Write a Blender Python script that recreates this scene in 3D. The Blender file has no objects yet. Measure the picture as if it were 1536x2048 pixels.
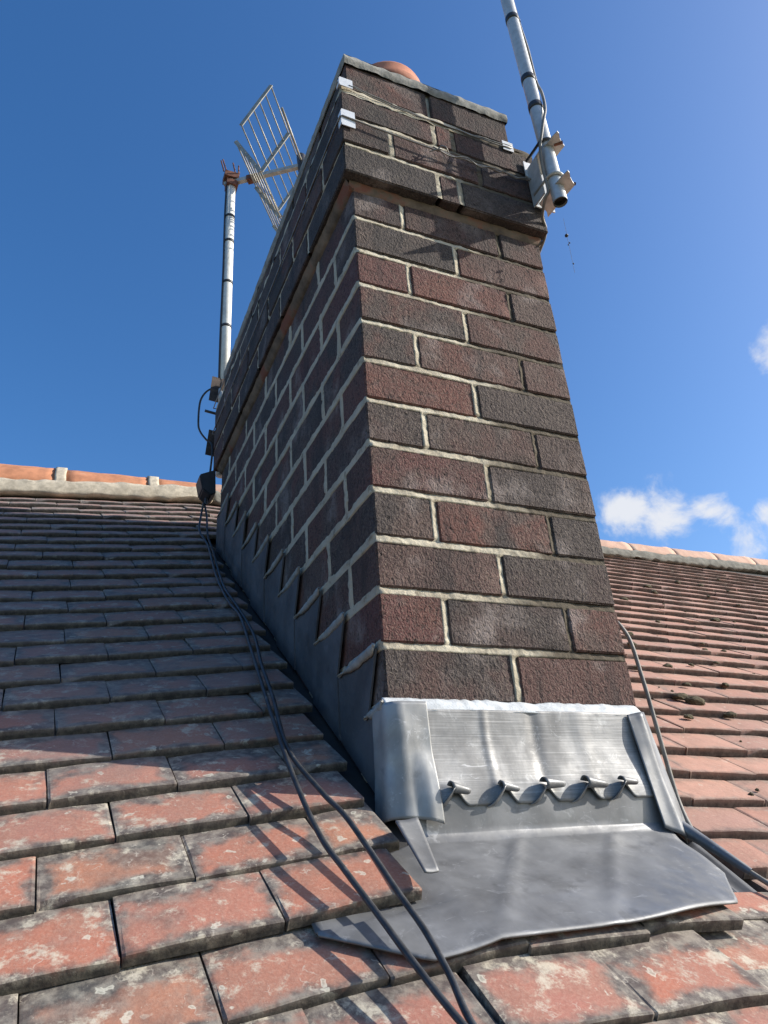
import bpy, bmesh, math, random
from mathutils import Vector, Matrix, noise

random.seed(11)
R = math.radians
S = bpy.context.scene
COL = S.collection

# ------------------------------------------------------------------ camera
cam_d = bpy.data.cameras.new('camera')
cam = bpy.data.objects.new('camera', cam_d)
COL.objects.link(cam)
CX = Vector((0.9169564, -0.3934783, -0.0660745))
CY = Vector((-0.1182635, -0.4262046, 0.8968631))
CZ = Vector((-0.3810574, -0.8145701, -0.4373452))
CPOS = Vector((-0.4240048, -0.9439185, -0.2931304))
cam.matrix_world = Matrix(((CX.x, CY.x, CZ.x, CPOS.x), (CX.y, CY.y, CZ.y, CPOS.y),
                           (CX.z, CY.z, CZ.z, CPOS.z), (0, 0, 0, 1)))
cam_d.sensor_fit = 'VERTICAL'
cam_d.sensor_height = 24.0
FPX = 1480.02                      # focal length in pixels of the 1536 x 2048 frame
cam_d.lens = FPX / 2048.0 * 24.0
cam_d.clip_start = 0.02
cam_d.clip_end = 3000
S.camera = cam

def to_px(P):
    d = Vector(P) - CPOS
    zz = -d.dot(CZ)
    if zz < 0.05:
        return None
    return (768 + FPX * d.dot(CX) / zz, 1024 - FPX * d.dot(CY) / zz, zz)

# ------------------------------------------------------------------ light
SUN_EL, SUN_AZ = R(31), math.atan2(-0.375, 0.927)       # direction towards the sun, on the plan
sdir = Vector((math.cos(SUN_EL) * math.cos(SUN_AZ), math.cos(SUN_EL) * math.sin(SUN_AZ), math.sin(SUN_EL)))
sun_d = bpy.data.lights.new('sun', 'SUN')
sun_d.energy = 4.9
sun_d.angle = R(0.53)
sun_d.color = (1.0, 0.95, 0.87)
sun = bpy.data.objects.new('sun', sun_d)
COL.objects.link(sun)
sun.location = sdir * 20
sun.rotation_euler = sdir.to_track_quat('Z', 'Y').to_euler()

W = bpy.data.worlds.new('World')
S.world = W
W.use_nodes = True
wn, wl = W.node_tree.nodes, W.node_tree.links
wn.clear()

def wnode(t, **k):
    n = wn.new(t)
    for a, b in k.items():
        setattr(n, a, b)
    return n

def wmath(op, a, b=None, c=None, clamp=False):
    n = wnode('ShaderNodeMath', operation=op, use_clamp=clamp)
    for i, v in enumerate((a, b, c)):
        if v is None:
            continue
        if isinstance(v, (int, float)):
            n.inputs[i].default_value = v
        else:
            wl.new(v, n.inputs[i])
    return n.outputs[0]

sky = wnode('ShaderNodeTexSky', sky_type='NISHITA')
sky.sun_disc = False
sky.sun_elevation = SUN_EL
sky.sun_rotation = math.atan2(sdir.x, sdir.y)
sky.altitude = 100
sky.air_density = 1.0
sky.dust_density = 1.5
sky.ozone_density = 2.6
hsv = wnode('ShaderNodeHueSaturation')
hsv.inputs['Saturation'].default_value = 1.30
hsv.inputs['Hue'].default_value = 0.5045
wl.new(sky.outputs[0], hsv.inputs['Color'])
bg = wnode('ShaderNodeBackground')
bg.inputs[1].default_value = 0.15
wl.new(hsv.outputs[0], bg.inputs[0])
tc = wnode('ShaderNodeTexCoord')
sep = wnode('ShaderNodeSeparateXYZ')
wl.new(tc.outputs['Generated'], sep.inputs[0])
# wisps of fair-weather cumulus, low in the sky
nz = wnode('ShaderNodeTexNoise')
nz.inputs['Scale'].default_value = 13
nz.inputs['Detail'].default_value = 9
nz.inputs['Roughness'].default_value = 0.62
nz.inputs['Distortion'].default_value = 0.35
wl.new(tc.outputs['Generated'], nz.inputs['Vector'])
nb = wnode('ShaderNodeTexNoise')
nb.inputs['Scale'].default_value = 44
nb.inputs['Detail'].default_value = 6
wl.new(tc.outputs['Generated'], nb.inputs['Vector'])

def cloud(d, w, h, tilt=0.0):
    d = Vector(d).normalized()
    r = d.cross(Vector((0, 0, 1))).normalized()
    u = r.cross(d).normalized()
    r, u = r * math.cos(tilt) + u * math.sin(tilt), u * math.cos(tilt) - r * math.sin(tilt)
    def dot(v):
        n = wnode('ShaderNodeVectorMath', operation='DOT_PRODUCT')
        wl.new(tc.outputs['Generated'], n.inputs[0])
        n.inputs[1].default_value = v
        return n.outputs['Value']
    a = wmath('DIVIDE', dot(r), w)
    b = wmath('DIVIDE', dot(u), h)
    q = wmath('SQRT', wmath('ADD', wmath('MULTIPLY', a, a), wmath('MULTIPLY', b, b)))
    front = wmath('GREATER_THAN', dot(d), 0)
    return wmath('SUBTRACT', wmath('MULTIPLY', wmath('SUBTRACT', 1.0, q), front), wmath('MULTIPLY', wmath('SUBTRACT', 1.0, front), 10.0))

blobs = [cloud((0.690, 0.619, 0.388), 0.085, 0.046, -0.1), cloud((0.652, 0.648, 0.396), 0.05, 0.036, 0.2),
         cloud((0.712, 0.592, 0.383), 0.055, 0.034, -0.5),
         cloud((0.738, 0.435, 0.516), 0.04, 0.05), cloud((0.782, 0.525, 0.345), 0.085, 0.05),
         cloud((0.95, 0.1, 0.34), 0.16, 0.06), cloud((0.2, -0.9, 0.3), 0.2, 0.07), cloud((-0.75, -0.6, 0.35), 0.18, 0.06),
         cloud((-0.93, 0.3, 0.22), 0.14, 0.05), cloud((0.72, -0.62, 0.55), 0.12, 0.06)]
m = blobs[0]
for b in blobs[1:]:
    m = wmath('MAXIMUM', m, b)
shape = wmath('ADD', wmath('MULTIPLY', m, 1.25), wmath('MULTIPLY', wmath('SUBTRACT', nz.outputs[0], 0.5), 3.4))
shape = wmath('ADD', shape, wmath('MULTIPLY', wmath('SUBTRACT', nb.outputs[0], 0.5), 0.9))
mr = wnode('ShaderNodeMapRange', interpolation_type='SMOOTHSTEP')
mr.inputs['From Min'].default_value = 0.12
mr.inputs['From Max'].default_value = 1.15
mr.inputs['To Max'].default_value = 0.93
wl.new(shape, mr.inputs['Value'])
nmr = wnode('ShaderNodeMapRange', interpolation_type='SMOOTHSTEP')
nmr.inputs['From Min'].default_value = -0.55
nmr.inputs['From Max'].default_value = 0.05
wl.new(m, nmr.inputs['Value'])
near = nmr.outputs[0]
cmask = wmath('MULTIPLY', mr.outputs[0], near)
bgc = wnode('ShaderNodeBackground')
bgc.inputs[0].default_value = (0.93, 0.95, 1.0, 1)
bgc.inputs[1].default_value = 0.68
mixw = wnode('ShaderNodeMixShader')
wl.new(cmask, mixw.inputs[0])
wl.new(bg.outputs[0], mixw.inputs[1])
wl.new(bgc.outputs[0], mixw.inputs[2])
out = wnode('ShaderNodeOutputWorld')
wl.new(mixw.outputs[0], out.inputs[0])

S.view_settings.view_transform = 'Standard'
S.view_settings.look = 'None'
S.view_settings.exposure = 0.42
S.view_settings.gamma = 1.0
S.view_settings.use_curve_mapping = False
S.render.engine = 'CYCLES'
S.cycles.max_bounces = 6
S.cycles.use_denoising = True

# ------------------------------------------------------------------ helpers
def tag(o, label=None, cat=None, group=None, kind=None):
    if label: o['label'] = label
    if cat: o['category'] = cat
    if group: o['group'] = group
    if kind: o['kind'] = kind
    return o

def empty(name, loc=(0, 0, 0)):
    o = bpy.data.objects.new(name, None)
    o.empty_display_size = 0.05
    o.location = loc
    COL.objects.link(o)
    return o

def obj(name, me, mat=None, parent=None, smooth=False):
    o = bpy.data.objects.new(name, me)
    COL.objects.link(o)
    if mat and not me.materials:
        me.materials.append(mat)
    if smooth:
        me.polygons.foreach_set('use_smooth', [True] * len(me.polygons))
    if parent:
        o.parent = parent
        o.matrix_parent_inverse = Matrix.Translation(-parent.location)
    return o

class MB:
    """collects vertices and faces into one mesh"""
    def __init__(self):
        self.v, self.f = [], []
    def add(self, vs, fs):
        n = len(self.v)
        self.v += [tuple(p) for p in vs]
        self.f += [tuple(i + n for i in q) for q in fs]
        return self
    def box(self, a, b):
        x0, y0, z0 = a; x1, y1, z1 = b
        return self.add([(x0, y0, z0), (x1, y0, z0), (x1, y1, z0), (x0, y1, z0), (x0, y0, z1), (x1, y0, z1), (x1, y1, z1), (x0, y1, z1)],
                        [(0, 3, 2, 1), (4, 5, 6, 7), (0, 1, 5, 4), (1, 2, 6, 5), (2, 3, 7, 6), (3, 0, 4, 7)])
    def tube(self, pts, r, n=10, caps=True):
        pts = [Vector(p) for p in pts]
        rr = r if hasattr(r, '__len__') else [r] * len(pts)
        vs, fs = [], []
        t0 = (pts[1] - pts[0]).normalized()
        a = t0.orthogonal().normalized()
        for i, p in enumerate(pts):
            t = (pts[min(i + 1, len(pts) - 1)] - pts[max(i - 1, 0)]).normalized()
            a = (a - t * a.dot(t)).normalized()
            b = t.cross(a)
            for k in range(n):
                w = 2 * math.pi * k / n
                vs.append(p + (a * math.cos(w) + b * math.sin(w)) * rr[i])
        for i in range(len(pts) - 1):
            for k in range(n):
                fs.append((i * n + k, i * n + (k + 1) % n, (i + 1) * n + (k + 1) % n, (i + 1) * n + k))
        if caps:
            fs.append(tuple(range(n))[::-1])
            fs.append(tuple((len(pts) - 1) * n + k for k in range(n)))
        return self.add(vs, fs)
    def bar(self, p, q, w, h, up=(0, 0, 1)):
        p, q = Vector(p), Vector(q)
        t = (q - p).normalized()
        s = t.cross(Vector(up)).normalized()
        u = s.cross(t)
        vs = []
        for c in (p, q):
            for sx, sz in ((-1, -1), (1, -1), (1, 1), (-1, 1)):
                vs.append(c + s * sx * w / 2 + u * sz * h / 2)
        return self.add(vs, [(0, 1, 2, 3), (7, 6, 5, 4), (0, 4, 5, 1), (1, 5, 6, 2), (2, 6, 7, 3), (3, 7, 4, 0)])
    def lathe(self, prof, c, n=32):
        vs, fs = [], []
        for r, z in prof:
            for k in range(n):
                a = 2 * math.pi * k / n
                vs.append((c[0] + r * math.cos(a), c[1] + r * math.sin(a), c[2] + z))
        for i in range(len(prof) - 1):
            for k in range(n):
                fs.append((i * n + k, i * n + (k + 1) % n, (i + 1) * n + (k + 1) % n, (i + 1) * n + k))
        return self.add(vs, fs)
    def grid(self, P, nu, nv, loop=False):
        vs = [P(i / (nu - 1), j / (nv - 1)) for j in range(nv) for i in range(nu)]
        fs = [(j * nu + i, j * nu + i + 1, (j + 1) * nu + i + 1, (j + 1) * nu + i) for j in range(nv - 1) for i in range(nu - 1)]
        return self.add(vs, fs)
    def sheet(self, P, nu, nv, th):
        """grid with thickness th (offset along the surface's own normal)"""
        pts = [[Vector(P(i / (nu - 1), j / (nv - 1))) for i in range(nu)] for j in range(nv)]
        vs, back = [], []
        for j in range(nv):
            for i in range(nu):
                du = pts[j][min(i + 1, nu - 1)] - pts[j][max(i - 1, 0)]
                dv = pts[min(j + 1, nv - 1)][i] - pts[max(j - 1, 0)][i]
                n = du.cross(dv)
                n = n.normalized() if n.length > 1e-12 else Vector((0, 0, 1))
                vs.append(pts[j][i]); back.append(pts[j][i] - n * th)
        N = nu * nv
        fs = []
        for j in range(nv - 1):
            for i in range(nu - 1):
                a, b, c, d = j * nu + i, j * nu + i + 1, (j + 1) * nu + i + 1, (j + 1) * nu + i
                fs.append((a, b, c, d)); fs.append((d + N, c + N, b + N, a + N))
        for i in range(nu - 1):
            fs.append((i + 1, i, i + N, i + 1 + N))
            k = (nv - 1) * nu + i
            fs.append((k, k + 1, k + 1 + N, k + N))
        for j in range(nv - 1):
            a, b = j * nu, (j + 1) * nu
            fs.append((a, b, b + N, a + N))
            a, b = j * nu + nu - 1, (j + 1) * nu + nu - 1
            fs.append((b, a, a + N, b + N))
        return self.add(vs + back, fs)
    def mesh(self, name):
        me = bpy.data.meshes.new(name)
        me.from_pydata(self.v, [], self.f)
        me.update()
        return me
    def build(self, name, mat, parent=None, smooth=False):
        return obj(name, self.mesh(name), mat, parent, smooth)

def spline(pts, n=8):
    P = [Vector(p) for p in pts]
    o = []
    for i in range(len(P) - 1):
        a, b, c, d = P[max(i - 1, 0)], P[i], P[i + 1], P[min(i + 2, len(P) - 1)]
        for k in range(n):
            t = k / n
            o.append(0.5 * ((2 * b) + (c - a) * t + (2 * a - 5 * b + 4 * c - d) * t * t + (3 * b - a - 3 * c + d) * t ** 3))
    o.append(P[-1])
    return o

def sm(a, b, x):
    t = min(max((x - a) / (b - a), 0), 1)
    return t * t * (3 - 2 * t)

def nse(x, y, z=0.0):
    return noise.noise(Vector((x, y, z)))

# ------------------------------------------------------------------ materials
class NT:
    def __init__(self, name):
        self.m = bpy.data.materials.new(name)
        self.m.use_nodes = True
        self.t = self.m.node_tree
        self.p = self.t.nodes['Principled BSDF']
    def n(self, t, **k):
        q = self.t.nodes.new(t)
        for a, b in k.items():
            setattr(q, a, b)
        return q
    def put(self, sock, v):
        if isinstance(v, bpy.types.NodeSocket):
            self.t.links.new(v, sock)
        elif isinstance(v, (tuple, list)) and sock.type == 'RGBA' and len(v) == 3:
            sock.default_value = (*v, 1)
        else:
            sock.default_value = v
    def math(self, op, a, b=None, c=None, clamp=False):
        q = self.n('ShaderNodeMath', operation=op, use_clamp=clamp)
        for i, v in enumerate((a, b, c)):
            if v is not None:
                self.put(q.inputs[i], v)
        return q.outputs[0]
    def noise(self, vec, scale, detail=4, rough=0.55, dist=0.0, w=None):
        q = self.n('ShaderNodeTexNoise')
        if w is not None:
            q.noise_dimensions = '4D'
            self.put(q.inputs['W'], w)
        self.put(q.inputs['Vector'], vec)
        q.inputs['Scale'].default_value = scale
        q.inputs['Detail'].default_value = detail
        q.inputs['Roughness'].default_value = rough
        q.inputs['Distortion'].default_value = dist
        return q.outputs[0]
    def step(self, v, a, b, lo=0.0, hi=1.0):
        q = self.n('ShaderNodeMapRange', interpolation_type='SMOOTHSTEP')
        self.put(q.inputs['Value'], v)
        q.inputs['From Min'].default_value = a
        q.inputs['From Max'].default_value = b
        q.inputs['To Min'].default_value = lo
        q.inputs['To Max'].default_value = hi
        return q.outputs[0]
    def mix(self, f, a, b, mode='MIX'):
        q = self.n('ShaderNodeMix', data_type='RGBA', blend_type=mode)
        self.put(q.inputs[0], f)
        self.put(q.inputs[6], a)
        self.put(q.inputs[7], b)
        return q.outputs[2]
    def ramp(self, v, stops):
        q = self.n('ShaderNodeValToRGB')
        self.put(q.inputs[0], v)
        el = q.color_ramp.elements
        while len(el) > 2:
            el.remove(el[-1])
        for i, (p, c) in enumerate(stops):
            e = el[i] if i < 2 else el.new(p)
            e.position = p
            e.color = (*c, 1)
        return q.outputs[0]
    def scalev(self, vec, s):
        q = self.n('ShaderNodeMapping')
        self.put(q.inputs['Vector'], vec)
        q.inputs['Scale'].default_value = s
        return q.outputs[0]
    def bump(self, h, strength=0.5, dist=0.002, normal=None):
        q = self.n('ShaderNodeBump')
        q.inputs['Strength'].default_value = strength
        q.inputs['Distance'].default_value = dist
        self.put(q.inputs['Height'], h)
        if normal is not None:
            self.put(q.inputs['Normal'], normal)
        return q.outputs[0]
    def done(self, col, rough=0.8, normal=None, metal=0.0, spec=None):
        self.put(self.p.inputs['Base Color'], col)
        self.put(self.p.inputs['Roughness'], rough)
        self.put(self.p.inputs['Metallic'], metal)
        if spec is not None:
            self.p.inputs['Specular IOR Level'].default_value = spec
        if normal is not None:
            self.put(self.p.inputs['Normal'], normal)
        return self.m
    def obj_co(self):
        return self.n('ShaderNodeTexCoord').outputs['Object']
    def pos(self):
        return self.n('ShaderNodeNewGeometry').outputs['Position']
    def rnd(self):
        return self.n('ShaderNodeObjectInfo').outputs['Random']

def mat_brick():
    t = NT('rough_dark_brick')
    P = t.pos(); r = t.rnd()
    r2 = t.math('FRACT', t.math('MULTIPLY', r, 17.31))
    r3 = t.math('FRACT', t.math('MULTIPLY', r, 71.7))
    base = t.ramp(r, [(0.0, (0.064, 0.051, 0.047)), (0.3, (0.092, 0.068, 0.058)), (0.55, (0.112, 0.073, 0.061)), (0.8, (0.120, 0.061, 0.052)), (1.0, (0.124, 0.053, 0.047))])
    patch = t.noise(P, 11, 3, 0.5, 0.3, w=t.math('MULTIPLY', r2, 40))
    c = t.mix(t.step(patch, 0.40, 0.62), base, t.mix(r3, (0.060, 0.050, 0.046), (0.150, 0.062, 0.048)))
    # burnt ends and lighter kiss marks
    c = t.mix(t.math('MULTIPLY', t.step(t.noise(P, 9.5, 3, 0.55), 0.53, 0.72), 0.62), c, (0.30, 0.25, 0.225))
    g1 = t.noise(P, 330, 2, 0.6)
    g2 = t.noise(t.scalev(P, (1, 1, 0.75)), 150, 3, 0.6, 0.9)
    c = t.mix(t.step(g1, 0.46, 0.70, 0.0, 0.60), c, t.mix(0.5, c, (0.30, 0.25, 0.19)))
    c = t.mix(t.step(g2, 0.50, 0.32, 0.0, 0.70), c, (0.026, 0.019, 0.016))
    # soot runs down the face across bricks
    c = t.mix(t.step(t.noise(t.scalev(P, (14, 14, 3.0)), 1.0, 4, 0.6), 0.52, 0.70, 0, 0.55), c, (0.034, 0.030, 0.029))
    sz = t.n('ShaderNodeSeparateXYZ'); t.put(sz.inputs[0], P)
    soot = t.math('MULTIPLY', t.step(sz.outputs[2], 0.62, 1.12), t.step(t.noise(P, 8, 5, 0.65), 0.30, 0.62))
    c = t.mix(t.math('MULTIPLY', soot, 0.62), c, (0.038, 0.034, 0.031))
    # yellow-green bloom of algae in the pores, a little
    c = t.mix(t.step(t.noise(P, 30, 5, 0.7), 0.60, 0.76, 0, 0.35), c, (0.20, 0.18, 0.13))
    pit = t.step(t.noise(P, 62, 3, 0.5), 0.69, 0.75)
    c = t.mix(t.math('MULTIPLY', pit, 0.85), c, (0.018, 0.014, 0.012))
    n = t.bump(g2, 0.9, 0.0048)
    n = t.bump(t.math('SUBTRACT', 1.0, pit), 0.8, 0.004, n)
    n = t.bump(g1, 0.55, 0.0018, n)
    return t.done(c, 0.88, n, spec=0.3)

def mat_mortar(name='lime_mortar', tone=1.0):
    t = NT(name)
    P = t.pos()
    sx = t.n('ShaderNodeSeparateXYZ'); t.put(sx.inputs[0], P)
    a = t.noise(P, 14, 5, 0.65)
    c = t.mix(t.step(a, 0.35, 0.68), (0.37 * tone, 0.32 * tone, 0.235 * tone), (0.60 * tone, 0.54 * tone, 0.41 * tone))
    # the older joints left unpointed on the far half of the front
    flank = t.math('MULTIPLY', t.step(sx.outputs[0], 0.018, 0.010), t.step(sx.outputs[1], 0.006, 0.02))
    c = t.mix(t.math('MULTIPLY', flank, 0.55), c, (0.50 * tone, 0.44 * tone, 0.34 * tone))
    old = t.math('MULTIPLY', t.step(t.math('ADD', sx.outputs[0], t.math('MULTIPLY', t.math('SUBTRACT', t.noise(P, 9, 3), 0.5), 0.30)), 0.20, 0.30), t.step(sx.outputs[1], 0.05, 0.01))
    c = t.mix(t.math('MULTIPLY', old, 0.93), c, t.mix(t.noise(P, 60, 4), (0.030, 0.024, 0.018), (0.125, 0.098, 0.066)))
    c = t.mix(t.step(t.noise(P, 33, 5, 0.7), 0.54, 0.68, 0, 0.65), c, (0.15, 0.125, 0.09))
    g = t.noise(P, 300, 4, 0.7)
    c = t.mix(t.step(g, 0.45, 0.25, 0, 0.5), c, (0.16, 0.14, 0.11))
    n = t.bump(t.noise(P, 130, 6, 0.7), 0.7, 0.004)
    return t.done(c, 0.92, n, spec=0.2)

def mat_tile(name, right):
    t = NT(name)
    uv = t.n('ShaderNodeUVMap').outputs[0]
    sp = t.n('ShaderNodeSeparateXYZ'); t.put(sp.inputs[0], uv)
    r = t.rnd()
    r2 = t.math('FRACT', t.math('MULTIPLY', r, 23.7))
    r3 = t.math('FRACT', t.math('MULTIPLY', r, 91.3))
    P = t.pos()
    W_ = t.math('MULTIPLY', r, 50)
    px_ = t.math('MULTIPLY', sp.outputs[0], 0.148)
    u = t.math('MULTIPLY', t.math('MINIMUM', sp.outputs[0], t.math('SUBTRACT', 1.0, sp.outputs[0])), 0.148)
    v = t.math('MULTIPLY', sp.outputs[1], 0.093)
    vh = t.math('SUBTRACT', 0.089, v)
    wob = t.math('MULTIPLY', t.math('ADD', t.math('MULTIPLY', t.math('SUBTRACT', t.noise(P, 20, 3, 0.5, 0.5, w=W_), 0.5), 2.2), t.math('SUBTRACT', t.noise(P, 75, 4, 0.6, w=W_), 0.5)), 0.030)
    if not right:
        red = t.ramp(r2, [(0.0, (0.40, 0.142, 0.088)), (0.35, (0.43, 0.172, 0.112)), (0.7, (0.35, 0.148, 0.112)), (1.0, (0.46, 0.195, 0.108))])
    else:
        red = t.ramp(r2, [(0.0, (0.40, 0.20, 0.145)), (0.4, (0.50, 0.275, 0.20)), (0.7, (0.36, 0.20, 0.155)), (1.0, (0.46, 0.26, 0.19))])
    fine = t.noise(P, 260, 4, 0.65)
    big = t.noise(P, 17, 4, 0.6, 0.4, w=W_)
    c = t.mix(t.step(big, 0.30, 0.70), red, t.mix(0.5, red, (0.27, 0.155, 0.11)))
    c = t.mix(t.step(fine, 0.42, 0.70, 0, 0.26), c, (0.50, 0.34, 0.25))
    c = t.mix(t.step(fine, 0.42, 0.28, 0, 0.30), c, (0.20, 0.09, 0.06))
    # soot-grey borders burnt into the tile
    wide = t.math('ADD', 0.000 if right else 0.003, t.math('MULTIPLY', r3, 0.008 if right else 0.015))
    d = t.math('MINIMUM', t.math('MULTIPLY', u, 1.1), t.math('MINIMUM', t.math('MULTIPLY', v, 1.3), t.math('MULTIPLY', vh, 0.9 if right else 0.75)))
    e = t.math('SUBTRACT', t.math('ADD', d, wob), wide)
    edge = t.step(e, 0.013, -0.009, 0, 0.5 if right else 0.90)
    grey = t.mix(t.step(t.noise(P, 55, 5, 0.65), 0.35, 0.68), (0.060, 0.062, 0.060), (0.25, 0.235, 0.195))
    c = t.mix(edge, c, grey)
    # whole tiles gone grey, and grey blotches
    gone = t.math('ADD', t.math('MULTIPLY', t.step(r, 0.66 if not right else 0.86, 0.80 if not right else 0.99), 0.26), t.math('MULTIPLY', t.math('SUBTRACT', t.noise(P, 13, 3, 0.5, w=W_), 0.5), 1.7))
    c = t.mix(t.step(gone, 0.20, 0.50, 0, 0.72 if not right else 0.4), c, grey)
    # lichen: pale crusts, speckles and worm-like trails
    li = t.noise(P, 27, 8, 0.74, 0.15, w=W_)
    c = t.mix(t.step(li, 0.525 if not right else 0.60, 0.645 if not right else 0.76, 0, 0.80), c, t.mix(t.noise(P, 160, 3), (0.42, 0.37, 0.28), (0.66, 0.60, 0.47)))
    vo = t.n('ShaderNodeTexVoronoi', feature='DISTANCE_TO_EDGE')
    nv = t.n('ShaderNodeTexNoise'); t.put(nv.inputs['Vector'], P); nv.inputs['Scale'].default_value = 60; nv.inputs['Detail'].default_value = 3
    vm = t.n('ShaderNodeVectorMath', operation='MULTIPLY_ADD'); t.put(vm.inputs[0], nv.outputs['Color']); vm.inputs[1].default_value = (0.03, 0.03, 0.03); t.put(vm.inputs[2], P)
    t.put(vo.inputs['Vector'], vm.outputs[0]); vo.inputs['Scale'].default_value = 55
    worm = t.math('MULTIPLY', t.step(vo.outputs['Distance'], 0.07, 0.01), t.step(t.noise(P, 40, 4, 0.6), 0.56, 0.64))
    c = t.mix(t.math('MULTIPLY', worm, 0.45 if not right else 0.2), c, (0.55, 0.49, 0.40))
    sp2 = t.step(t.noise(P, 120, 5, 0.75), 0.64, 0.72, 0, 0.7)
    c = t.mix(sp2, c, (0.52, 0.47, 0.38))
    disc = t.n('ShaderNodeTexVoronoi', feature='F1'); t.put(disc.inputs['Vector'], vm.outputs[0]); disc.inputs['Scale'].default_value = 62
    dsep = t.n('ShaderNodeSeparateColor'); t.put(dsep.inputs[0], disc.outputs['Color'])
    dm = t.math('MULTIPLY', t.step(disc.outputs['Distance'], 0.36, 0.27), t.step(dsep.outputs[0], 0.90, 0.94))
    c = t.mix(t.math('MULTIPLY', dm, 0.65 if not right else 0.35), c, t.mix(t.step(disc.outputs['Distance'], 0.10, 0.24), (0.36, 0.35, 0.28), (0.60, 0.57, 0.46)))
    if right:
        st = t.noise(t.scalev(uv, (26, 1.5, 1)), 1.0, 4, 0.6, w=W_)
        c = t.mix(t.step(st, 0.55, 0.8, 0, 0.4), c, (0.50, 0.31, 0.24))
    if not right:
        # the part of the slope further up, beside the stack, is mixed towards slaty grey
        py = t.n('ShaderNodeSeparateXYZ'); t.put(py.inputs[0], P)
        upslope_grey = t.math('ADD', t.step(py.outputs[1], -0.06, 0.35, 0, 0.50), t.math('MULTIPLY', t.math('SUBTRACT', t.noise(P, 7, 4, 0.6), 0.5), 0.9), clamp=True)
        c = t.mix(upslope_grey, c, t.mix(t.noise(t.scalev(P, (30, 90, 90)), 1.0, 4, 0.6), (0.115, 0.10, 0.10), (0.27, 0.235, 0.22)))
    # butt edge of the tail: dark and mossy grey
    bd = ((0.030, 0.028, 0.024), (0.105, 0.092, 0.070)) if not right else ((0.050, 0.042, 0.036), (0.135, 0.112, 0.090))
    butt = t.step(sp.outputs[1], 0.004, -0.02)
    c = t.mix(t.math('MULTIPLY', butt, 0.92), c, t.mix(t.step(t.noise(P, 90, 5, 0.7), 0.35, 0.7), bd[0], bd[1]))
    n = t.bump(t.noise(P, 50, 5, 0.6), 0.40, 0.003)
    n = t.bump(t.math('ADD', t.math('MULTIPLY', li, 0.8), t.math('MULTIPLY', fine, 0.6)), 0.40, 0.0016, n)
    return t.done(c, 0.86, n, spec=0.3)

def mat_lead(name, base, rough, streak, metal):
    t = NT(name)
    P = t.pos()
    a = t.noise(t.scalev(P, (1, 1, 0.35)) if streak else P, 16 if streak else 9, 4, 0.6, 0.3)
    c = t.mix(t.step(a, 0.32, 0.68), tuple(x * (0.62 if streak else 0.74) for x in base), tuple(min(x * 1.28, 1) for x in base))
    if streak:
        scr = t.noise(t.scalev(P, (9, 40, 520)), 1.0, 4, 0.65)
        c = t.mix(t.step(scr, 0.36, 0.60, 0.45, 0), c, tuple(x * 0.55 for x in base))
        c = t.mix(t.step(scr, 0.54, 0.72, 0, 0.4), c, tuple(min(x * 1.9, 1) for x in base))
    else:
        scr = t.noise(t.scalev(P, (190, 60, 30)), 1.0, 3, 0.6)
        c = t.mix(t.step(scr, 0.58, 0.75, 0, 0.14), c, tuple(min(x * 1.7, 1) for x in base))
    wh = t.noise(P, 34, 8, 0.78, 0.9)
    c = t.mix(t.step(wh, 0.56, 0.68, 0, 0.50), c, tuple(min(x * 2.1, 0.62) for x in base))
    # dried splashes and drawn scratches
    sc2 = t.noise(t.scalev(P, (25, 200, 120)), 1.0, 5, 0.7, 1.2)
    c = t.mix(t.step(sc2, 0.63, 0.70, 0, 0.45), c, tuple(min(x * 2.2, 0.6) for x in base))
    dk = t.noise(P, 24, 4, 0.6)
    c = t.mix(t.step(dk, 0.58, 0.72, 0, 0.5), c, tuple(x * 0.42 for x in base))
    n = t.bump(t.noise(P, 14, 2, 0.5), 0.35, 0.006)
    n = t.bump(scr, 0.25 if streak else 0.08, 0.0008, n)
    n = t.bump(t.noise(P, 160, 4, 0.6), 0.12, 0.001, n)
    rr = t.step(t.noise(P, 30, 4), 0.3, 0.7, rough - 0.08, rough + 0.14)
    return t.done(c, rr, n, metal)

def mat_flat(name, c, rough, metal=0.0, var=0.35, scale=30, bump=0.3, spots=None):
    t = NT(name)
    P = t.pos()
    a = t.noise(P, scale, 5, 0.65)
    col = t.mix(t.step(a, 0.3, 0.7), tuple(x * (1 - var) for x in c), tuple(min(1, x * (1 + var)) for x in c))
    if spots:
        col = t.mix(t.step(t.noise(P, scale * 0.5, 5, 0.7), spots[1], spots[1] + 0.12), col, spots[0])
    n = t.bump(t.noise(P, scale * 6, 4, 0.6), bump, 0.0012)
    return t.done(col, rough, n, metal)

M = {}
M['brick'] = mat_brick()
M['mortar'] = mat_mortar()
M['flaunch'] = mat_flat('weathered_flaunching', (0.25, 0.24, 0.21), 0.93, 0, 0.32, 34, 0.9, ((0.13, 0.125, 0.11), 0.60))
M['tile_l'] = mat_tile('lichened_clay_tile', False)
M['tile_r'] = mat_tile('pale_clay_tile', True)
M['ridge_l'] = mat_flat('orange_ridge_clay', (0.47, 0.20, 0.10), 0.85, 0, 0.22, 16, 0.5, ((0.45, 0.34, 0.25), 0.60))
M['ridge_r'] = mat_flat('pale_ridge_clay', (0.50, 0.31, 0.22), 0.88, 0, 0.15, 16, 0.5, ((0.52, 0.40, 0.30), 0.58))
M['bed'] = mat_flat('ridge_bedding_mortar', (0.46, 0.40, 0.30), 0.93, 0, 0.28, 30, 0.8)
M['cove'] = mat_flat('stained_cove_mortar', (0.17, 0.125, 0.085), 0.93, 0, 0.45, 18, 0.8, ((0.20, 0.08, 0.05), 0.52))
M['bed_old'] = mat_flat('old_bedding_mortar', (0.17, 0.16, 0.13), 0.95, 0, 0.35, 30, 0.8)
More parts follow.
